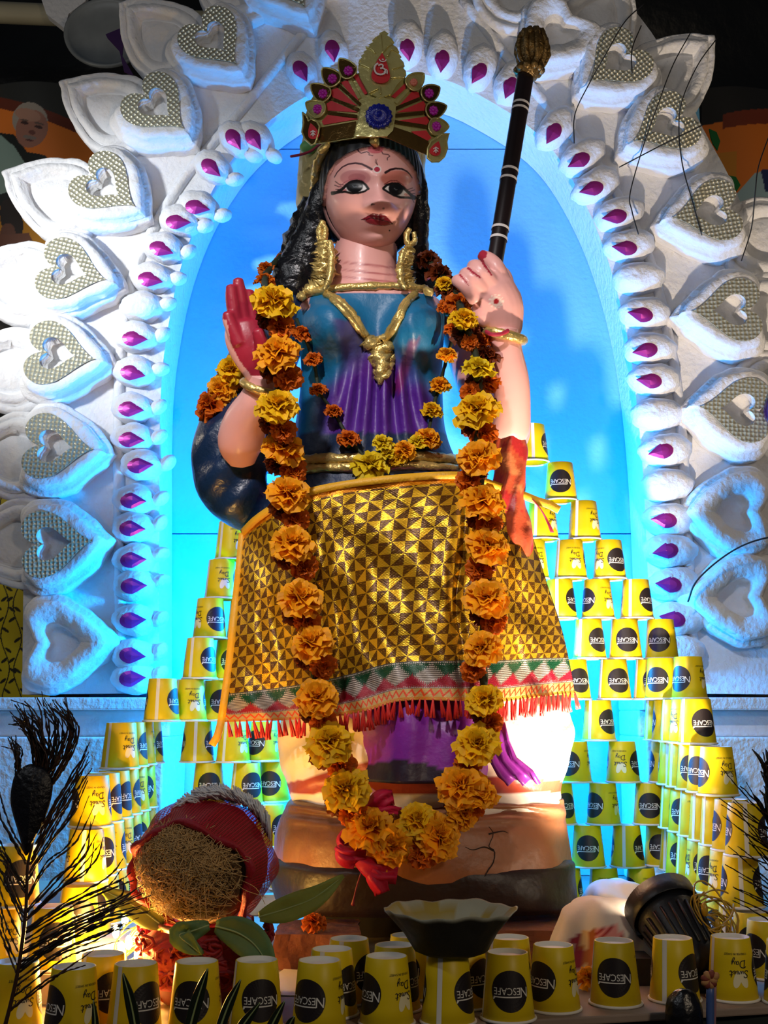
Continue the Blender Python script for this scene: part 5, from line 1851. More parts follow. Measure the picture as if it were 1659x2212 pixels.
# low board that levels the left pile
V, Fc = extrude_poly([(-.70, 1.452, ZL - .001), (-.345, 1.452, ZL - .001), (-.345, 2.07, ZL - .001), (.0, 2.07, ZL - .001), (.0, 2.24, ZL - .001), (-.70, 2.24, ZL - .001)], (0, 0, -(ZL - .0016)))
o = obj('levelling_board', V, Fc, mat('pale_plank', rgb(176, 160, 140), rough=.7, var=.2, vscale=12, bump=.001, bscale=30), smooth=False)
tag(o, 'flat pale board lying under the left pile of cups', 'board')

# front row along the table edge
FR = [(30, 2226, 'N-85', ''), (160, 2240, 'N-62', 'beside the feather'), (218, 2205, 'N+25', ''), (290, 2232, 'N+38', ''), (420, 2226, 'N-14', ''), (547, 2222, 'N+12', ''),
      (690, 2222, 'N-32', ''), (716, 2192, 'N+55', ''), (772, 2166, 'N+60', ''), (836, 2210, 'N-60', ''), (838, 2174, 'M+50', ''), (880, 2158, 'N-20', ''), (968, 2208, 'N+62', ''), (1012, 2172, 'M+55', ''),
      (1098, 2200, 'N+6', ''), (1096, 2160, 'N+20', ''), (1198, 2180, 'N-42', ''), (1330, 2168, 'N-2', ''), (1458, 2160, 'N+58', ''), (1600, 2158, 'T+12', ''), (1690, 2165, '|', '')]
for i, (px_, pb, look, extra) in enumerate(FR):
    p = at_z(px_, pb, 0.0)
    side_ = 'left' if px_ < 620 else 'middle' if px_ < 1150 else 'right'
    j = i - {'left': 0, 'middle': 6, 'right': 16}[side_]
    cup(p.x, p.y, 0.0, look, 'yellow upside-down paper cup, %s from left in the %s part of the front row' % (ORD[j], side_), 'cups along the table front')
# three cups stacked at the left edge and one near the right wall
for (px_, pt, Yc0, z, look, lab) in ((97, 2110, 1.487, ZL, '|-70', 'plain sided upside-down paper cup behind the peacock feather, lower right of three'),
                                     (5, 2110, 1.487, ZL, 'N-70', 'upside-down paper cup at the left photo edge, lower left of three'),
                                     (30, 1978, 1.487, ZL + PITCH_Z, 'N+15', 'upside-down paper cup on top of two others at the left photo edge')):
    p = at(px_, pt, Yc0)
    cup(p.x, Yc0, z, look, lab, 'cups behind the feather')
for pr in (PA, PB):
    for ch in list(pr.children):
        for g in list(ch.children): bpy.data.objects.remove(g)
        bpy.data.objects.remove(ch)
    bpy.data.objects.remove(pr)

# ---- ease cups of one level apart so none interpenetrate
levels = {}
for o in cup_list: levels.setdefault(round(o.location.z, 3), []).append(o)
for z, L in levels.items():
    P = np.array([[o.location.x, o.location.y] for o in L]); P0 = P.copy()
    for it in range(60):
        for i in range(len(P)):
            for j in range(i):
                d_ = P[i] - P[j]; q = math.hypot(*d_)
                if q < .0632:
                    push = d_ / (q + 1e-6) * (.0634 - q) / 2
                    P[i] += push; P[j] -= push
    for o, p in zip(L, P): o.location.x, o.location.y = float(p[0]), float(p[1])

# ================================================================== kalash pot with wrapped coconut
KC = at(446, 1858, 1.475)
kz = at_z(446, 2170)
pot = thing('ritual_pot', 'small round clay pot wrapped in dark red frill, under the coconut', 'pot', (KC.x, KC.y, 0))
pc = (KC.x, KC.y, 0.0)
V, Fc = lathe([(.001, 0), (.045, 0), (.052, .006), (.066, .030), (.068, .045), (.060, .064), (.048, .074), (.048, .080), (.056, .086), (.054, .090), (.046, .084)], pc, 40)
obj('pot_body', V, Fc, mat('red_brown_clay', rgb(104, 40, 30), rough=0.55, var=0.25, vscale=14), pot)
red_frill = mat('deep_red_frill', rgb(140, 16, 30), rough=0.6, bump=0.002, bscale=80)
fb = MB()
for k in range(150):
    a = random.uniform(0, 6.28); h = random.uniform(.028, .078); r_ = .073 + .004 * math.sin(h * 200)
    c_ = Vector((pc[0] + r_ * math.cos(a), pc[1] + r_ * math.sin(a), h))
    P = [c_ + Vector((.011 * math.cos(t) * -math.sin(a), .011 * math.cos(t) * math.cos(a), .008 * math.sin(t))) + Vector((math.cos(a), math.sin(a), 0)) * .004 * math.sin(2 * t + k) for t in np.linspace(0, 6.28, 10)]
    fb.add(*tube(P, .0022, 5, cap=False))
V, Fc = lathe([(.066, .022), (.073, .030), (.075, .050), (.070, .072), (.056, .082)], pc, 40)
fb.add(V, Fc)
fb.obj('red_frill', red_frill, pot)

od = Vector((-.34, -.90, -.28)).normalized()
coco = thing('wrapped_coconut', 'husky coconut half wrapped in red net with a white fringe, on the pot', 'coconut', (KC.x, KC.y, .088))
husk_m = mat('coconut_husk', rgb(96, 70, 42), rough=0.85, bump=0.004, bscale=60, var=0.4, vscale=40)
V, Fc = ell(KC + Vector((-.002, -.004, -.002)), .074, .076, .070, 40, 26)
V = np.array(V); V += (value_noise(V, 60, 2) * .003)[:, None] * (V - np.array(KC)) / .077
obj('husk', V, Fc, husk_m, coco)
fib_m = mat('husk_fibre', rgb(206, 168, 112), rough=0.8, var=0.35, vscale=90)
fm = MB()
for k in range(1700):
    # tangled strands lying on the exposed front of the husk
    a, b = random.gauss(-.25, .62), random.gauss(.06, .40)
    if random.random() < .35: a, b = random.choice(((random.gauss(-.5, .22), random.gauss(.42, .14)), (random.gauss(.25, .35), random.gauss(.18, .07))))
    d0 = Vector((math.sin(a) * math.cos(b), -math.cos(a) * math.cos(b), math.sin(b)))
    if d0.angle(od) > .86: continue
    ang = random.gauss(.2, .9); ln = random.uniform(.012, .045)
    tng = Vector((math.cos(a), math.sin(a), 0)); bt = d0.cross(tng)
    P = []
    for i, s in enumerate(np.linspace(-.5, .5, 5)):
        dd = (d0 + (tng * math.cos(ang) + bt * math.sin(ang)) * (s * ln / .078) + bt * .05 * math.sin(s * 5 + k)).normalized()
        P.append(KC + Vector((dd.x * .079, dd.y * .0785, dd.z * .074)) * (1.0 + random.uniform(.0, .11)))
    fm.add(*tube(P, random.uniform(.00025, .0006), 3, cap=False))
for k in range(26):
    a, b = random.uniform(-.5, .7), random.uniform(-.4, .2)
    d0 = Vector((math.sin(a) * math.cos(b), -math.cos(a) * math.cos(b), math.sin(b)))
    p0 = KC + d0 * .078
    P = [p0, p0 + d0 * .01 + Vector((random.uniform(-.01, .02), 0, random.uniform(-.02, .01))), p0 + d0 * .015 + Vector((random.uniform(-.02, .04), 0, random.uniform(-.04, .02)))]
    fm.add(*tube(P, .0004, 3, 9, cap=False))
o = fm.obj('husk_fibres', fib_m, coco); o['kind'] = 'stuff'
# net wrap with an opening towards the viewer
net_m = bpy.data.materials.new('red_net'); net_m.use_nodes = True
nt = net_m.node_tree; b = nt.nodes['Principled BSDF']
b.inputs['Base Color'].default_value = rgb(176, 16, 40) + (1,); b.inputs['Roughness'].default_value = .55
uvn = nt.nodes.new('ShaderNodeUVMap'); sp = nt.nodes.new('ShaderNodeSeparateXYZ'); nt.links.new(uvn.outputs[0], sp.inputs[0])
hole = ((N(nt, sp.outputs[0]) * 130.0).fract() - .5).abs().lt(.34) * ((N(nt, sp.outputs[1]) * 75.0).fract() - .5).abs().lt(.34)
tr = nt.nodes.new('ShaderNodeBsdfTransparent'); ms = nt.nodes.new('ShaderNodeMixShader')
fac = hole * .6; nt.links.new(fac.s, ms.inputs[0]); nt.links.new(b.outputs[0], ms.inputs[1]); nt.links.new(tr.outputs[0], ms.inputs[2]); nt.links.new(ms.outputs[0], nt.nodes['Material Output'].inputs[0])
V, UVn = [], []
q0 = od.to_track_quat('Z', 'Y')
nA, nB = 96, 34
for j in range(nB):
    t = j / (nB - 1)
    for i in range(nA):
        a = 2 * math.pi * i / nA
        open_ = .98 + .12 * math.sin(a + 2.2) + .05 * math.sin(5 * a)
        th_ = open_ + (math.pi - .15 - open_) * t
        d_ = q0 @ Vector((math.sin(th_) * math.cos(a), math.sin(th_) * math.sin(a), math.cos(th_)))
        rr = 1 + .03 * math.sin(6 * a + 8 * t) + .018 * math.sin(13 * a - 5 * t) + (.045 * math.exp(-(t / .05) ** 2))
        V.append(tuple(KC + Vector((d_.x * .0835, d_.y * .080, d_.z * .0745)) * rr)); UVn.append((i / nA, t))
o = obj('net_wrap', V, grid_faces(nA, nB, wrap_u=True), net_m, coco, uv=UVn)
rl = MB()
for i in range(2):
    rl.add(*tube([Vector(v) + (Vector(v) - KC) * (.02 * i) for v in V[:nA]] + [Vector(V[0])], [.0046 - .001 * i + .001 * math.sin(k * .7) for k in range(nA + 1)], 7, cap=False))
rl.obj('net_roll', mat('red_net_roll', rgb(160, 14, 38), rough=.6, bump=.0015, bscale=200), coco)
wm = MB()
arc = catmull([(358, 1778), (382, 1736), (425, 1708), (470, 1700), (520, 1710), (560, 1738), (588, 1776)], 60)
for k in range(520):
    i = random.randrange(58); x, y = arc[i]
    Yk = 1.462 + random.uniform(-.012, .012)
    p0 = at(x, y + random.uniform(-8, 18), Yk)
    t_ = arc[i + 1] - arc[i]; t_ /= np.hypot(*t_)
    dx, dy = t_[0] * 30 + t_[1] * -18, t_[1] * 30 + t_[0] * 18
    P = [p0, at(x + dx * .5, y + dy * .5 + random.uniform(-5, 12), Yk - .006), at(x + dx, y + dy + random.uniform(-4, 14), Yk + .004)]
    wm.add(*tube(P, .0009, 4, 6, cap=False))
o = wm.obj('white_fringe', mat('white_yarn', rgb(232, 234, 240), rough=.7), coco); o['kind'] = 'stuff'


# ================================================================== leaves round the pot
def leaf(name, label, pts, w, m, Y0, Y1, group=None, fold=.25, wav=.0):
    n = 22
    q = catmull([tuple(at(x, y, Y0 + (Y1 - Y0) * i / (len(pts) - 1))) for i, (x, y) in enumerate(pts)], n)
    T = np.gradient(q, axis=0); T /= np.linalg.norm(T, axis=1)[:, None]
    V = []
    for i in range(n):
        s = i / (n - 1)
        wd = w * (math.sin(math.pi * min(1, s * .92 + .06)) ** .7) * (1 - .25 * s)
        sd = np.cross(T[i], (0, 1, 0)); sd /= np.linalg.norm(sd)
        for a in (-1, -.6, -.25, 0, .25, .6, 1):
            V.append(q[i] + sd * a * wd / 2 + np.array((0, -1, 0)) * (fold * wd / 2 * (abs(a) - .3) + wav * math.sin(s * 14 + 3 * a)))
    o = obj(name, V, grid_faces(7, n), m, None)
    md = o.modifiers.new('thick', 'SOLIDIFY'); md.thickness = .0008
    tag(o, label, 'leaf', group)
    rib = obj('midrib', *tube([p + np.array((0, -.0012, 0)) for p in q], [.0013 * (1 - .7 * i / n) for i in range(n)], 5), mat('pale_midrib', rgb(150, 168, 110), rough=.5), o)
    return o


lf1 = mat('yellow_green_leaf', rgb(132, 144, 64), rough=.6, var=.2, vscale=30, trans=.12)
lf2 = mat('deep_green_leaf', rgb(92, 124, 72), rough=.62, var=.2, vscale=30, trans=.08)
leaf('mango_leaf', 'yellow-green mango leaf pointing left beside the glowing lights', [(352, 2000), (300, 1962), (222, 1922)], .036, lf1, 1.455, 1.47)
leaf('mango_leaf', 'curled green mango leaf at the front of the pot', [(452, 1998), (412, 2012), (388, 2020), (412, 2042), (438, 2062)], .030, lf2, 1.40, 1.385, wav=.002)
leaf('mango_leaf', 'broad green mango leaf drooping down the right of the pot', [(466, 2000), (520, 2018), (560, 2052), (592, 2118)], .044, lf2, 1.405, 1.37)
leaf('mango_leaf', 'long yellowing leaf reaching right in front of the rock base', [(560, 1980), (620, 1962), (680, 1938), (742, 1892)], .036, lf1, 1.47, 1.56, wav=.0015)

# ================================================================== coil of warm fairy lights
wire_m = mat('clear_yellow_wire', rgb(206, 160, 40), rough=.3, spec=.6, trans=.2)
bulb_m = mat('lit_bulb', (1, .7, .25), emit=(1.0, .62, .16), estr=60)


def light_coil(name, label, px, py, Y, w, h, bulbs, energy, n=26, lit=True):
    c_ = at(px, py, Y)
    root = thing(name, label, 'string lights', (c_.x, c_.y, 0.0))
    wb = MB()
    for k in range(n):
        r1, r2 = random.uniform(.5, 1) * w, random.uniform(.25, .55) * h
        t0 = random.uniform(0, 6.28); tilt = random.uniform(-.5, .5); oz = random.uniform(-.35, .35) * h
        P = []
        for t in np.linspace(0, random.uniform(3.5, 6), 16):
            P.append(c_ + Vector((r1 * math.cos(t + t0), random.uniform(-.004, .004) + .6 * w * math.sin(t + t0), oz + r2 * math.sin(t + t0 + tilt))))
        P = [Vector((p.x, p.y, max(p.z, .003))) for p in P]
        wb.add(*tube(P, .0012, 5, 30))
    wb.obj('wire', wire_m, root)
    for (bx, by, bY) in bulbs:
        p = at(bx, by, bY)
        obj('bulb', *ell(p, .0046, .0046, .0085, 10, 8), bulb_m if lit else wire_m, root)
        if lit:
            d = bpy.data.lights.new('bulb_light', 'POINT'); d.energy = energy; d.color = (1, .55, .12); d.shadow_soft_size = .006
            l = bpy.data.objects.new('bulb_light', d); col.objects.link(l); l.parent = root
            l.location = p + Vector((.0, -.010, .006)) - Vector(root.location)
    return root


light_coil('fairy_lights', 'glowing tangle of warm fairy lights left of the coconut', 306, 2078, 1.50, .036, .056,
           [(270, 1988, 1.63), (250, 2012, 1.60), (278, 2036, 1.50), (304, 2032, 1.52), (270, 2096, 1.49), (342, 2108, 1.47), (298, 2064, 1.48), (322, 2060, 1.46), (330, 2085, 1.455), (262, 2050, 1.47)], 1.5)
light_coil('fairy_lights', 'unlit tangle of yellow wire right of the black spotlight', 1540, 2000, 1.56, .032, .06, [(1522, 1965, 1.55), (1550, 2000, 1.55)], 0, 16, False)

# ================================================================== black spotlight, aimed up at the idol
blk = mat('black_plastic', rgb(26, 27, 31), rough=.42, spec=.5, bump=.0006, bscale=120)
h1, h0 = at(1426, 1952, 1.615), at(1512, 2092, 1.53)
axs = (h1 - h0).normalized()
spot = thing('spotlight', 'black ribbed plastic spotlight tilted up towards the idol', 'spotlight', (h0.x, h0.y, 0.0))
q = axs.to_track_quat('Z', 'Y')


def along(prof, seg=40, c=h0):
    V = []
    for r_, z_ in prof:
        for k in range(seg):
            a = 2 * math.pi * k / seg
            V.append(tuple(c + q @ Vector((r_ * math.cos(a), r_ * math.sin(a), z_))))
    return V, grid_faces(seg, len(prof), wrap_u=True)


Ls = (h1 - h0).length
obj('housing', *along([(.001, -.012), (.024, -.012), (.030, -.004), (.032, .01), (.040, Ls - .03), (.042, Ls - .018), (.036, Ls - .018), (.030, .02), (.001, .018)]), blk, spot)
obj('lamp_ring', *along([(.046, Ls - .022), (.047, Ls - .020), (.048, Ls + .004), (.044, Ls + .004), (.043, Ls - .016), (.036, Ls - .022)]), blk, spot)
for k in range(22):
    a = 2 * math.pi * k / 22
    rv = q @ Vector((math.cos(a), math.sin(a), 0))
    obj('cooling_rib', *tube([h0 + axs * .012 + rv * .033, h0 + axs * (Ls - .036) + rv * .0405], .0022, 6), blk, spot)
obj('lens', *along([(.040, Ls - .008), (.02, Ls - .007), (.0005, Ls - .007)]), mat('lit_lens', (1, .9, .75), emit=(1, .82, .58), estr=12), spot)
obj('foot', *box(h0.x - .02, h0.x + .03, h0.y - .02, h0.y + .03, 0.0005, max(.02, h0.z - .012)), blk, spot, smooth=False)
d = bpy.data.lights.new('spotlight_beam', 'SPOT'); d.energy = 66; d.color = (1.0, .80, .60); d.spot_size = R(84); d.spot_blend = .9; d.shadow_soft_size = .02
l = bpy.data.objects.new('spotlight_beam', d); col.objects.link(l); l.parent = spot
lp = h1 + axs * .012
l.location = lp - Vector(spot.location)
aim = Vector((0.22, 2.25, 1.12))
l.rotation_euler = (aim - lp).to_track_quat('-Z', 'Y').to_euler()
# junction box beside it
V, Fc = box(*sorted((at_z(1372, 2128).x, at_z(1410, 2128).x)), at_z(1390, 2130).y, at_z(1390, 2130).y + .05, 0.0005, .032)
tag(obj('junction_box', V, Fc, blk, smooth=False), 'small flat black box on the table beside the spotlight', 'box')

# ================================================================== folded cloth heap
def heap_mesh(c_, rx_, ry_, rz_, seed, nu=70, nv=30):
    V = []
    for j in range(nv):
        b_ = (math.pi / 2) * j / (nv - 1)
        for i in range(nu):
            a = 2 * math.pi * i / nu
            f = 1 + .07 * math.sin(5 * a + seed + 2 * b_) + .05 * math.sin(9 * a - seed) * math.cos(b_) + .06 * math.sin(7 * b_ + 2 * a)
            V.append((c_.x + rx_ * f * math.cos(b_) ** .7 * math.cos(a), c_.y + ry_ * f * math.cos(b_) ** .7 * math.sin(a), max(.0008, rz_ * (1 + .10 * math.sin(6 * a * .5 + 5 * b_ + seed) * math.cos(b_)) * math.sin(b_) ** .8)))
    return np.array(V), grid_faces(nu, nv, wrap_u=True)


cp_ = at_z(1290, 2075); cp_ = Vector((cp_.x, 1.66, 0))
V, Fc = heap_mesh(cp_, .070, .055, .088, 1.3)
px, py = pix(V)
C = np.tile(rgb(226, 214, 204), (len(V), 1))
pat = in_poly(px, py, [(1288, 2008), (1335, 2000), (1352, 2030), (1345, 2060), (1288, 2060)]); C[pat] = rgb(228, 150, 146)
gx, gy = (px * .8 + py * .6), (px * .6 - py * .8)
C[pat & ((np.abs((gx / 15) % 1 - .5) < .09) | (np.abs((gy / 13) % 1 - .5) < .09))] = rgb(168, 30, 40)
sp_ = in_poly(px, py, [(1256, 2010), (1288, 2008), (1290, 2090), (1256, 2090)]); C[sp_] = rgb(224, 186, 130); C[sp_ & (np.abs((px / 9) % 1 - .5) < .2)] = rgb(176, 96, 40)
C[in_poly(px, py, [(1232, 2030), (1256, 2015), (1256, 2090), (1236, 2090)])] = rgb(150, 40, 60)
tag(obj('folded_cloth', V, Fc, mat('cotton_cloth', (1, 1, 1), rough=.8, attr='paint', bump=.0012, bscale=40), colors=C), 'crumpled white cloth with red lattice and orange stripes beside the spotlight', 'cloth')
V, Fc = heap_mesh(Vector((.345, 1.86, 0)), .062, .06, .085, 4.0)
tag(obj('folded_cloth', V, Fc, mat('white_cotton', rgb(214, 204, 204), rough=.8, bump=.0012, bscale=40)), 'plain white cloth bundle behind the lattice cloth, right of the rock base', 'cloth')

# ================================================================== leaf bowl on a cup
bw = None
for o in cup_list:
    if o['label'].startswith('yellow upside-down paper cup, seventh from left in the middle'): bw = o
bc = Vector((bw.location.x + .004, bw.location.y, H_ + .0006))
V = []
prof = [(.001, 0), (.030, 0), (.040, .004), (.052, .024), (.068, .042), (.0735, .0475), (.071, .0465), (.060, .036), (.044, .020), (.030, .006), (.001, .005)]
seg = 90
for r_, z_ in prof:
    for k in range(seg):
        a = 2 * math.pi * k / seg
        w = 1 + (.005 * math.sin(7 * a) + .006 * math.sin(19 * a + 1)) * min(1, z_ / .03)
        V.append((bc.x + r_ * w * math.cos(a), bc.y + r_ * w * .92 * math.sin(a), bc.z + z_ + (.0014 * math.sin(5 * a + 2) + .0010 * math.sin(13 * a)) * min(1, z_ / .03)))
V = np.array(V)
C = np.tile(rgb(38, 38, 34), (len(V), 1)); C[5 * seg:] = rgb(158, 160, 142)
yl = value_noise(V, 60, 3) > .25; yl[:6 * seg] = False; C[yl] = rgb(150, 132, 56)
tag(obj('leaf_bowl', V, grid_faces(seg, len(prof), wrap_u=True), mat('pressed_dry_leaf', (1, 1, 1), rough=.6, attr='paint', bump=.002, bscale=45, var=.2, vscale=30), colors=C), 'dark pressed-leaf bowl with crinkled grey rim standing on a front cup', 'bowl')

# ================================================================== clay bricks under the idol and bits on the table
brick_m = mat('broken_clay_brick', rgb(128, 72, 46), rough=.85, bump=.006, bscale=30, var=.35, vscale=20)
for k, (x, y, sx, sy, lab) in enumerate(((at_z(690, 2078).x, 1.70, .055, .06, 'broken brown brick under the front left corner of the idol'), (.20, 1.74, .07, .07, 'dark brick under the front right of the idol'))):
    bm = bmesh.new(); bmesh.ops.create_cube(bm, size=1.0); bmesh.ops.subdivide_edges(bm, edges=bm.edges[:], cuts=5, use_grid_fill=True)
    V = np.array([v.co[:] for v in bm.verts]); bm.verts.index_update(); Fc = [tuple(v.index for v in f.verts) for f in bm.faces]; bm.free()
    V = V * np.array((2 * sx, 2 * sy, .0440)) + np.array((x, y, .0226))
    n_ = value_noise(V, 50, k); V[:, 0] += .005 * n_; V[:, 1] += .005 * value_noise(V, 45, k + 5)
    tag(obj('clay_brick', V, Fc, brick_m, smooth=False), lab, 'brick', 'bricks that prop up the idol')
V, Fc = box(-.115, .27, 1.87, 1.93, .0006, .0445)  # plank added to keep the gap under the idol dark
tag(obj('shade_plank', V, Fc, mat('gap_shade_brown', rgb(40, 30, 26), rough=.8, var=.3), smooth=False), 'dark plank added for the shade in the gap under the idol base', 'plank')
for k, (x, y, kind, lab) in enumerate(((662, 2012, DK, 'dry orange marigold lying on the broken brick'), (350, 2142, DK, 'dark orange marigold on the table beside the fairy lights'), (1272, 2112, OR, 'small orange marigold between two front cups near the cloth'))):
    zz_ = .075 if k == 0 else .014
    p = at_z(x, y, zz_)
    if k == 0: p = Vector((at_z(672, 2012, .055).x, 1.66, .057))
    M = Matrix.Translation(p) @ Matrix.Rotation(.4, 4, 'X') @ Matrix.Scale(.018 if k != 1 else .016, 4)
    tag(inst(random.choice(kind), 'fallen_marigold', None, M), lab, 'flower')
V = [(-.16, 1.50, .0015), (-.07, 1.49, .0015), (-.05, 1.62, .002), (-.13, 1.64, .002)]
o = obj('paper_sheet', *extrude_poly(V, (0, 0, -.0008)), mat('white_sheet', rgb(216, 204, 204), rough=.7), smooth=False)
tag(o, 'small white sheet lying on the table left of the brick', 'paper')
# black knotted bundle and incense stick holder at the table front
c_ = at(1478, 2196, 1.385)
V, Fc = ell(c_, .020, .016, .030, 20, 14); V = np.array(V); V += (value_noise(V, 130, 3) * .10)[:, None] * (V - np.array(c_))
tag(obj('black_bundle', V, Fc, mat('black_bag', rgb(14, 14, 18), rough=.3, spec=.6, bump=.003, bscale=60)), 'small knotted black plastic bundle at the table edge', 'bundle')
ih = thing('incense_holder', 'thin blue incense tube with dried red petals tied on top', 'incense', tuple(at(1536, 2212, 1.38)))
obj('tube', *tube([at(1534, 2260, 1.382), at(1534, 2190, 1.382), at(1534, 2132, 1.382)], .0045, 12, 8), mat('blue_tube', rgb(66, 92, 150), rough=.4), ih)
obj('stick', *tube([at(1542, 2260, 1.39), at(1544, 2130, 1.388)], .002, 8, 6), mat('pinkish_stick', rgb(150, 110, 120), rough=.6), ih)
for k in range(9):
    a = k * .7
    obj('dry_petal', *ell(at(1534 + (6 + k) * math.cos(a), 2118 + (7 + k * .8) * math.sin(a), 1.38), .0055, .004, .0042, 8, 6, Matrix.Rotation(a, 3, 'Y')), mat('dry_red_petal', rgb(122, 54, 40), rough=.7) if k % 2 else mat('tan_petal', rgb(176, 128, 78), rough=.7), ih)

# ================================================================== peacock feathers and grass blades
feath_m = mat('dark_feather', rgb(22, 16, 18), rough=.5, spec=.4)
feath_b = mat('brown_feather_barb', rgb(58, 36, 26), rough=.5, spec=.4)


def feather(label, stem, barbs, eye, Y, quill=.0016):
    root = thing('peacock_feather', label, 'feather', tuple(at(*stem[0], Y)))
    S = catmull(stem, 60)
    obj('quill', *tube([at(x, y, Y) for x, y in S], [quill * (1 - .6 * i / 59) for i in range(60)], 6), feath_b, root)
    mb1, mb2_ = MB(), MB()
    for (s, dx, dy, bend, up_) in barbs:
        i = int(s * 59); x, y = S[i]
        n_ = 9
        P = []
        for t in np.linspace(0, 1, n_):
            P.append(at(x + dx * t + bend * math.sin(t * math.pi * .5) ** 2 * -.5 + random.uniform(-1.2, 1.2), y + dy * t - up_ * t * t, Y + .03 * t * (1 if dx > 0 else -1) + random.uniform(-.0005, .0005)))
        (mb1 if random.random() < .5 else mb2_).add(*tube(P, [.0009 * (1 - .5 * t) for t in np.linspace(0, 1, n_)], 4, 26, noise=.35))
    for m_, mm in ((mb1, feath_m), (mb2_, feath_b)):
        if m_.V:
            o = m_.obj('barbs', mm, root); o['kind'] = 'stuff'
    if eye:
        em = MB()
        for k in range(260):
            t = random.random(); x0, y0 = eye[0] + random.gauss(0, 1) * eye[2] * .30, eye[1] + eye[3] * (1 - 2 * t) * .9
            x1 = eye[0] + (x0 - eye[0]) * 1.6 + random.gauss(8, 8); y1 = y0 - eye[3] * random.uniform(.35, .8)
            em.add(*tube([at(x0 * .35 + eye[0] * .65, y0 + 20, Y), at(x0, (y0 + y1) / 2, Y + random.uniform(-.012, .012)), at(x1, y1, Y + random.uniform(-.012, .012))], [.0012, .0019, .0006], 4, 7))
        o = em.obj('eye_plume', feath_m, root); o['kind'] = 'stuff'
    return root


FL = lambda L: [(.3737 * x_, 1480 + .3737 * y_) for x_, y_ in L]
root = thing('peacock_feather', 'dark peacock feather rising along the left edge in front of the cups', 'feather', tuple(at(8, 2240, 1.20)))
obj('quill', *tube([at(x_, y_, 1.20) for x_, y_ in FL([(10, 2040), (60, 1850), (110, 1620), (150, 1300), (160, 1050), (190, 900), (200, 700)])], [.0022, .002, .002, .0018, .0016, .0012, .0008], 6, 50), feath_b, root)
barb_sets = [
    [[(40, 1930), (200, 1800), (330, 1710), (440, 1660)], [(60, 1850), (300, 1650), (440, 1600), (580, 1530)], [(110, 1640), (330, 1500), (600, 1370), (850, 1290)], [(130, 1540), (380, 1400), (640, 1290), (800, 1200)], [(150, 1450), (420, 1300), (690, 1200), (790, 1110)],
     [(155, 1350), (330, 1180), (480, 1010), (572, 880)], [(160, 1200), (280, 1000), (420, 850), (500, 600)], [(170, 1050), (290, 850), (400, 680), (520, 510)], [(200, 950), (330, 700), (430, 500), (510, 400)], [(230, 820), (350, 620), (450, 480), (490, 300)]],
    [[(230, 560), (330, 430), (420, 290), (395, 120)], [(270, 560), (300, 400), (260, 240), (200, 90)], [(240, 520), (220, 380), (150, 260), (60, 240)], [(200, 520), (190, 360), (150, 200), (115, 125)], [(290, 600), (390, 420), (440, 250), (340, 105)], [(250, 540), (300, 330), (290, 200), (250, 110)]],
    [[(150, 980), (60, 800), (10, 640), (-20, 500)], [(150, 1100), (50, 950), (0, 850), (-60, 760)], [(140, 1300), (60, 1150), (0, 1030), (-60, 960)], [(110, 1500), (30, 1300), (-20, 1200), (-80, 1100)], [(90, 1700), (20, 1500), (-30, 1400), (-90, 1320)]],
    [[(110, 560), (130, 450), (100, 360), (70, 300)], [(90, 600), (80, 480), (110, 380), (60, 330)]]]
fa, fb_ = MB(), MB()
for si, BS in enumerate(barb_sets):
    for k in range({0: 46, 1: 56, 2: 16, 3: 10}[si]):
        t = random.uniform(0, len(BS) - 1.001); i = int(t); f_ = t - i
        P2 = [(1 - f_) * np.array(p) + f_ * np.array(q) for p, q in zip(BS[i], BS[i + 1])]
        j = np.array([0, 8, 16, 26]) * (1.0 if si != 1 else 1.3)
        P2 = [p + rng.normal(size=2) * w for p, w in zip(P2, j)]
        sh = random.uniform(-.02, .03)
        P3 = [at(x_, y_, 1.20 + sh * ii / 3) for ii, (x_, y_) in enumerate(FL(P2))]
        (fa if random.random() < .45 else fb_).add(*tube(P3, [.00085, .0009, .0008, .0004], 4, 34, noise=.4, cap=False))
o = fa.obj('barbs', feath_m, root); o['kind'] = 'stuff'
o = fb_.obj('barbs', feath_b, root); o['kind'] = 'stuff'
ev = catmull(FL([(95, 500), (180, 455), (285, 500), (305, 600), (268, 750), (195, 900), (150, 985), (105, 850), (62, 690), (70, 570), (95, 500)]), 50)
cxe, cye = ev[:, 0].mean(), ev[:, 1].mean()
V = []
for s_, h_ in ((1, 0), (.9, .003), (.6, .006), (.001, .0075)):
    for x_, y_ in ev[:-1]:
        V.append(tuple(at(cxe + (x_ - cxe) * s_, cye + (y_ - cye) * s_, 1.198 - h_)))
for s_, h_ in ((.9, .003), (.5, .004), (.001, .004)):
    for x_, y_ in ev[:-1]:
        V.append(tuple(at(cxe + (x_ - cxe) * s_, cye + (y_ - cye) * s_, 1.198 + h_)))
Fe = grid_faces(49, 4, wrap_u=True) + [tuple(q_) for q_ in [((i if r_ == 0 else 196 + (r_ - 1) * 49 + i), 196 + r_ * 49 + i, 196 + r_ * 49 + (i + 1) % 49, ((i + 1) % 49 if r_ == 0 else 196 + (r_ - 1) * 49 + (i + 1) % 49)) for r_ in range(3) for i in range(49)]]
fix_normals(obj('eye_disc', V, Fe, mat('feather_eye', rgb(12, 12, 20), rough=.4, bump=.002, bscale=200), root))
br = []
for k in range(30):
    s = .1 + .75 * k / 29
    br.append((s, -random.uniform(60, 140), -random.uniform(40, 120), 0, random.uniform(-20, 20)))
for k in range(30):
    br.append((random.uniform(.7, .98), -random.uniform(-20, 40), -random.uniform(80, 170), 0, 10))
feather('dark peacock feather entering at the right photo edge beside the cups', [(1720, 2060), (1704, 1930), (1690, 1830), (1678, 1740)], br, (1672, 1720, 34, 70), 1.22)
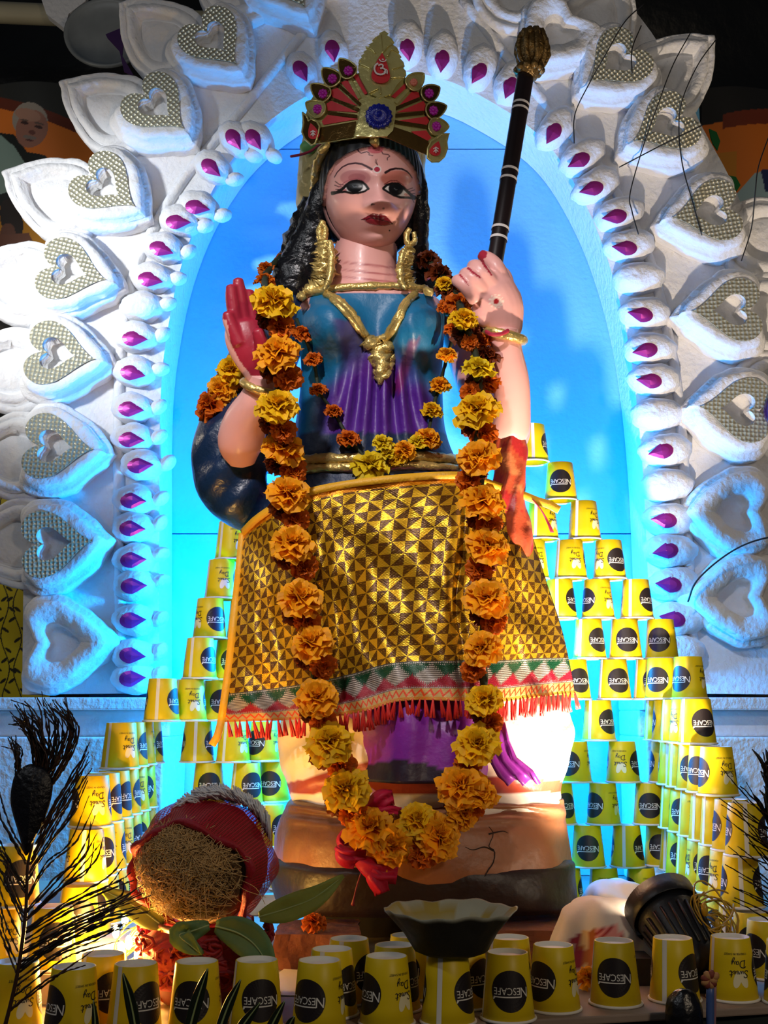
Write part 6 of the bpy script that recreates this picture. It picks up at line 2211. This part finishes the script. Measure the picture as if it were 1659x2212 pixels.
blade_m = mat('dark_grass_blade', rgb(26, 38, 26), rough=.3, spec=.6)
for k, (pts, w, lab) in enumerate((([(300, 2260), (284, 2170), (266, 2102)], .0125, 'dark grass blade bending left across the fourth front cup'), ([(400, 2260), (425, 2165), (449, 2092)], .0135, 'dark grass blade with a shiny tip between two left cups'),
                                   ([(462, 2260), (492, 2175), (520, 2116)], .0110, 'dark grass blade crossing the logo of the front cup'), ([(500, 2260), (525, 2215), (562, 2165)], .012, 'short dark grass blade low on the front cup'),
                                   ([(566, 2260), (592, 2205), (615, 2162)], .0105, 'dark grass blade right of the sixth front cup'), ([(610, 2260), (625, 2215), (636, 2195)], .009, 'rightmost tiny dark grass blade at the bottom edge'),
                                   ([(200, 2280), (206, 2215), (202, 2160)], .008, 'thin dark grass blade at the lower left'))):
    o = leaf('grass_blade', lab, pts, w, blade_m, 1.20, 1.19, 'grass blades along the bottom edge', .3)

# ================================================================== thin dark wires in front of the right arch
wires = [[(985, 20), (880, 120), (780, 290), (690, 450), (610, 620), (605, 780)], [(1240, 175), (1140, 360), (1050, 600), (980, 800), (910, 1050), (920, 1150), (955, 1275)], [(1385, 205), (1280, 350), (1195, 540), (1175, 700), (1195, 900), (1250, 1100), (1300, 1280)],
         [(1305, 680), (1100, 780), (850, 910)], [(970, 140), (920, 270), (920, 400)], [(1680, 700), (1610, 900), (1590, 1050), (1570, 1240), (1515, 1420)]]
wl = ['leftmost thin dark wire hanging before the upper right petals', 'long thin dark wire curving past the second right heart', 'thin dark wire reaching down onto the third right heart', 'thin dark wire crossing the other wires sideways', 'short thin dark wire beside the top right petal', 'thin dark wire hanging near the right photo edge']
wmat = mat('thin_black_wire', rgb(28, 26, 26), rough=.5)
for L, lab in zip(wires, wl):
    q_ = [at(1000 + .397 * a, .397 * b, 2.36 - (.04 if i in (1, 2) else .02)) for i, (a, b) in enumerate(L)]
    tag(obj('wire', *tube(q_, .0013, 6, 40), wmat), lab, 'wire', 'thin wires on the right of the arch')
tag(obj('wire', *tube([at(1700, 1152, 2.28), at(1620, 1172, 2.29), at(1560, 1205, 2.31), at(1505, 1255, 2.315), at(1486, 1300, 2.33)], .0018, 6, 40), wmat), 'grey arching wire in front of the lower right hearts', 'wire', 'thin wires on the right of the arch')
o = obj('balloon', *ell(at(1674, 888, 2.33), .022, .022, .034, 20, 14), mat('purple_balloon', rgb(52, 8, 60), rough=.25, spec=.6))
tag(o, 'dark purple balloon at the right photo edge', 'balloon')
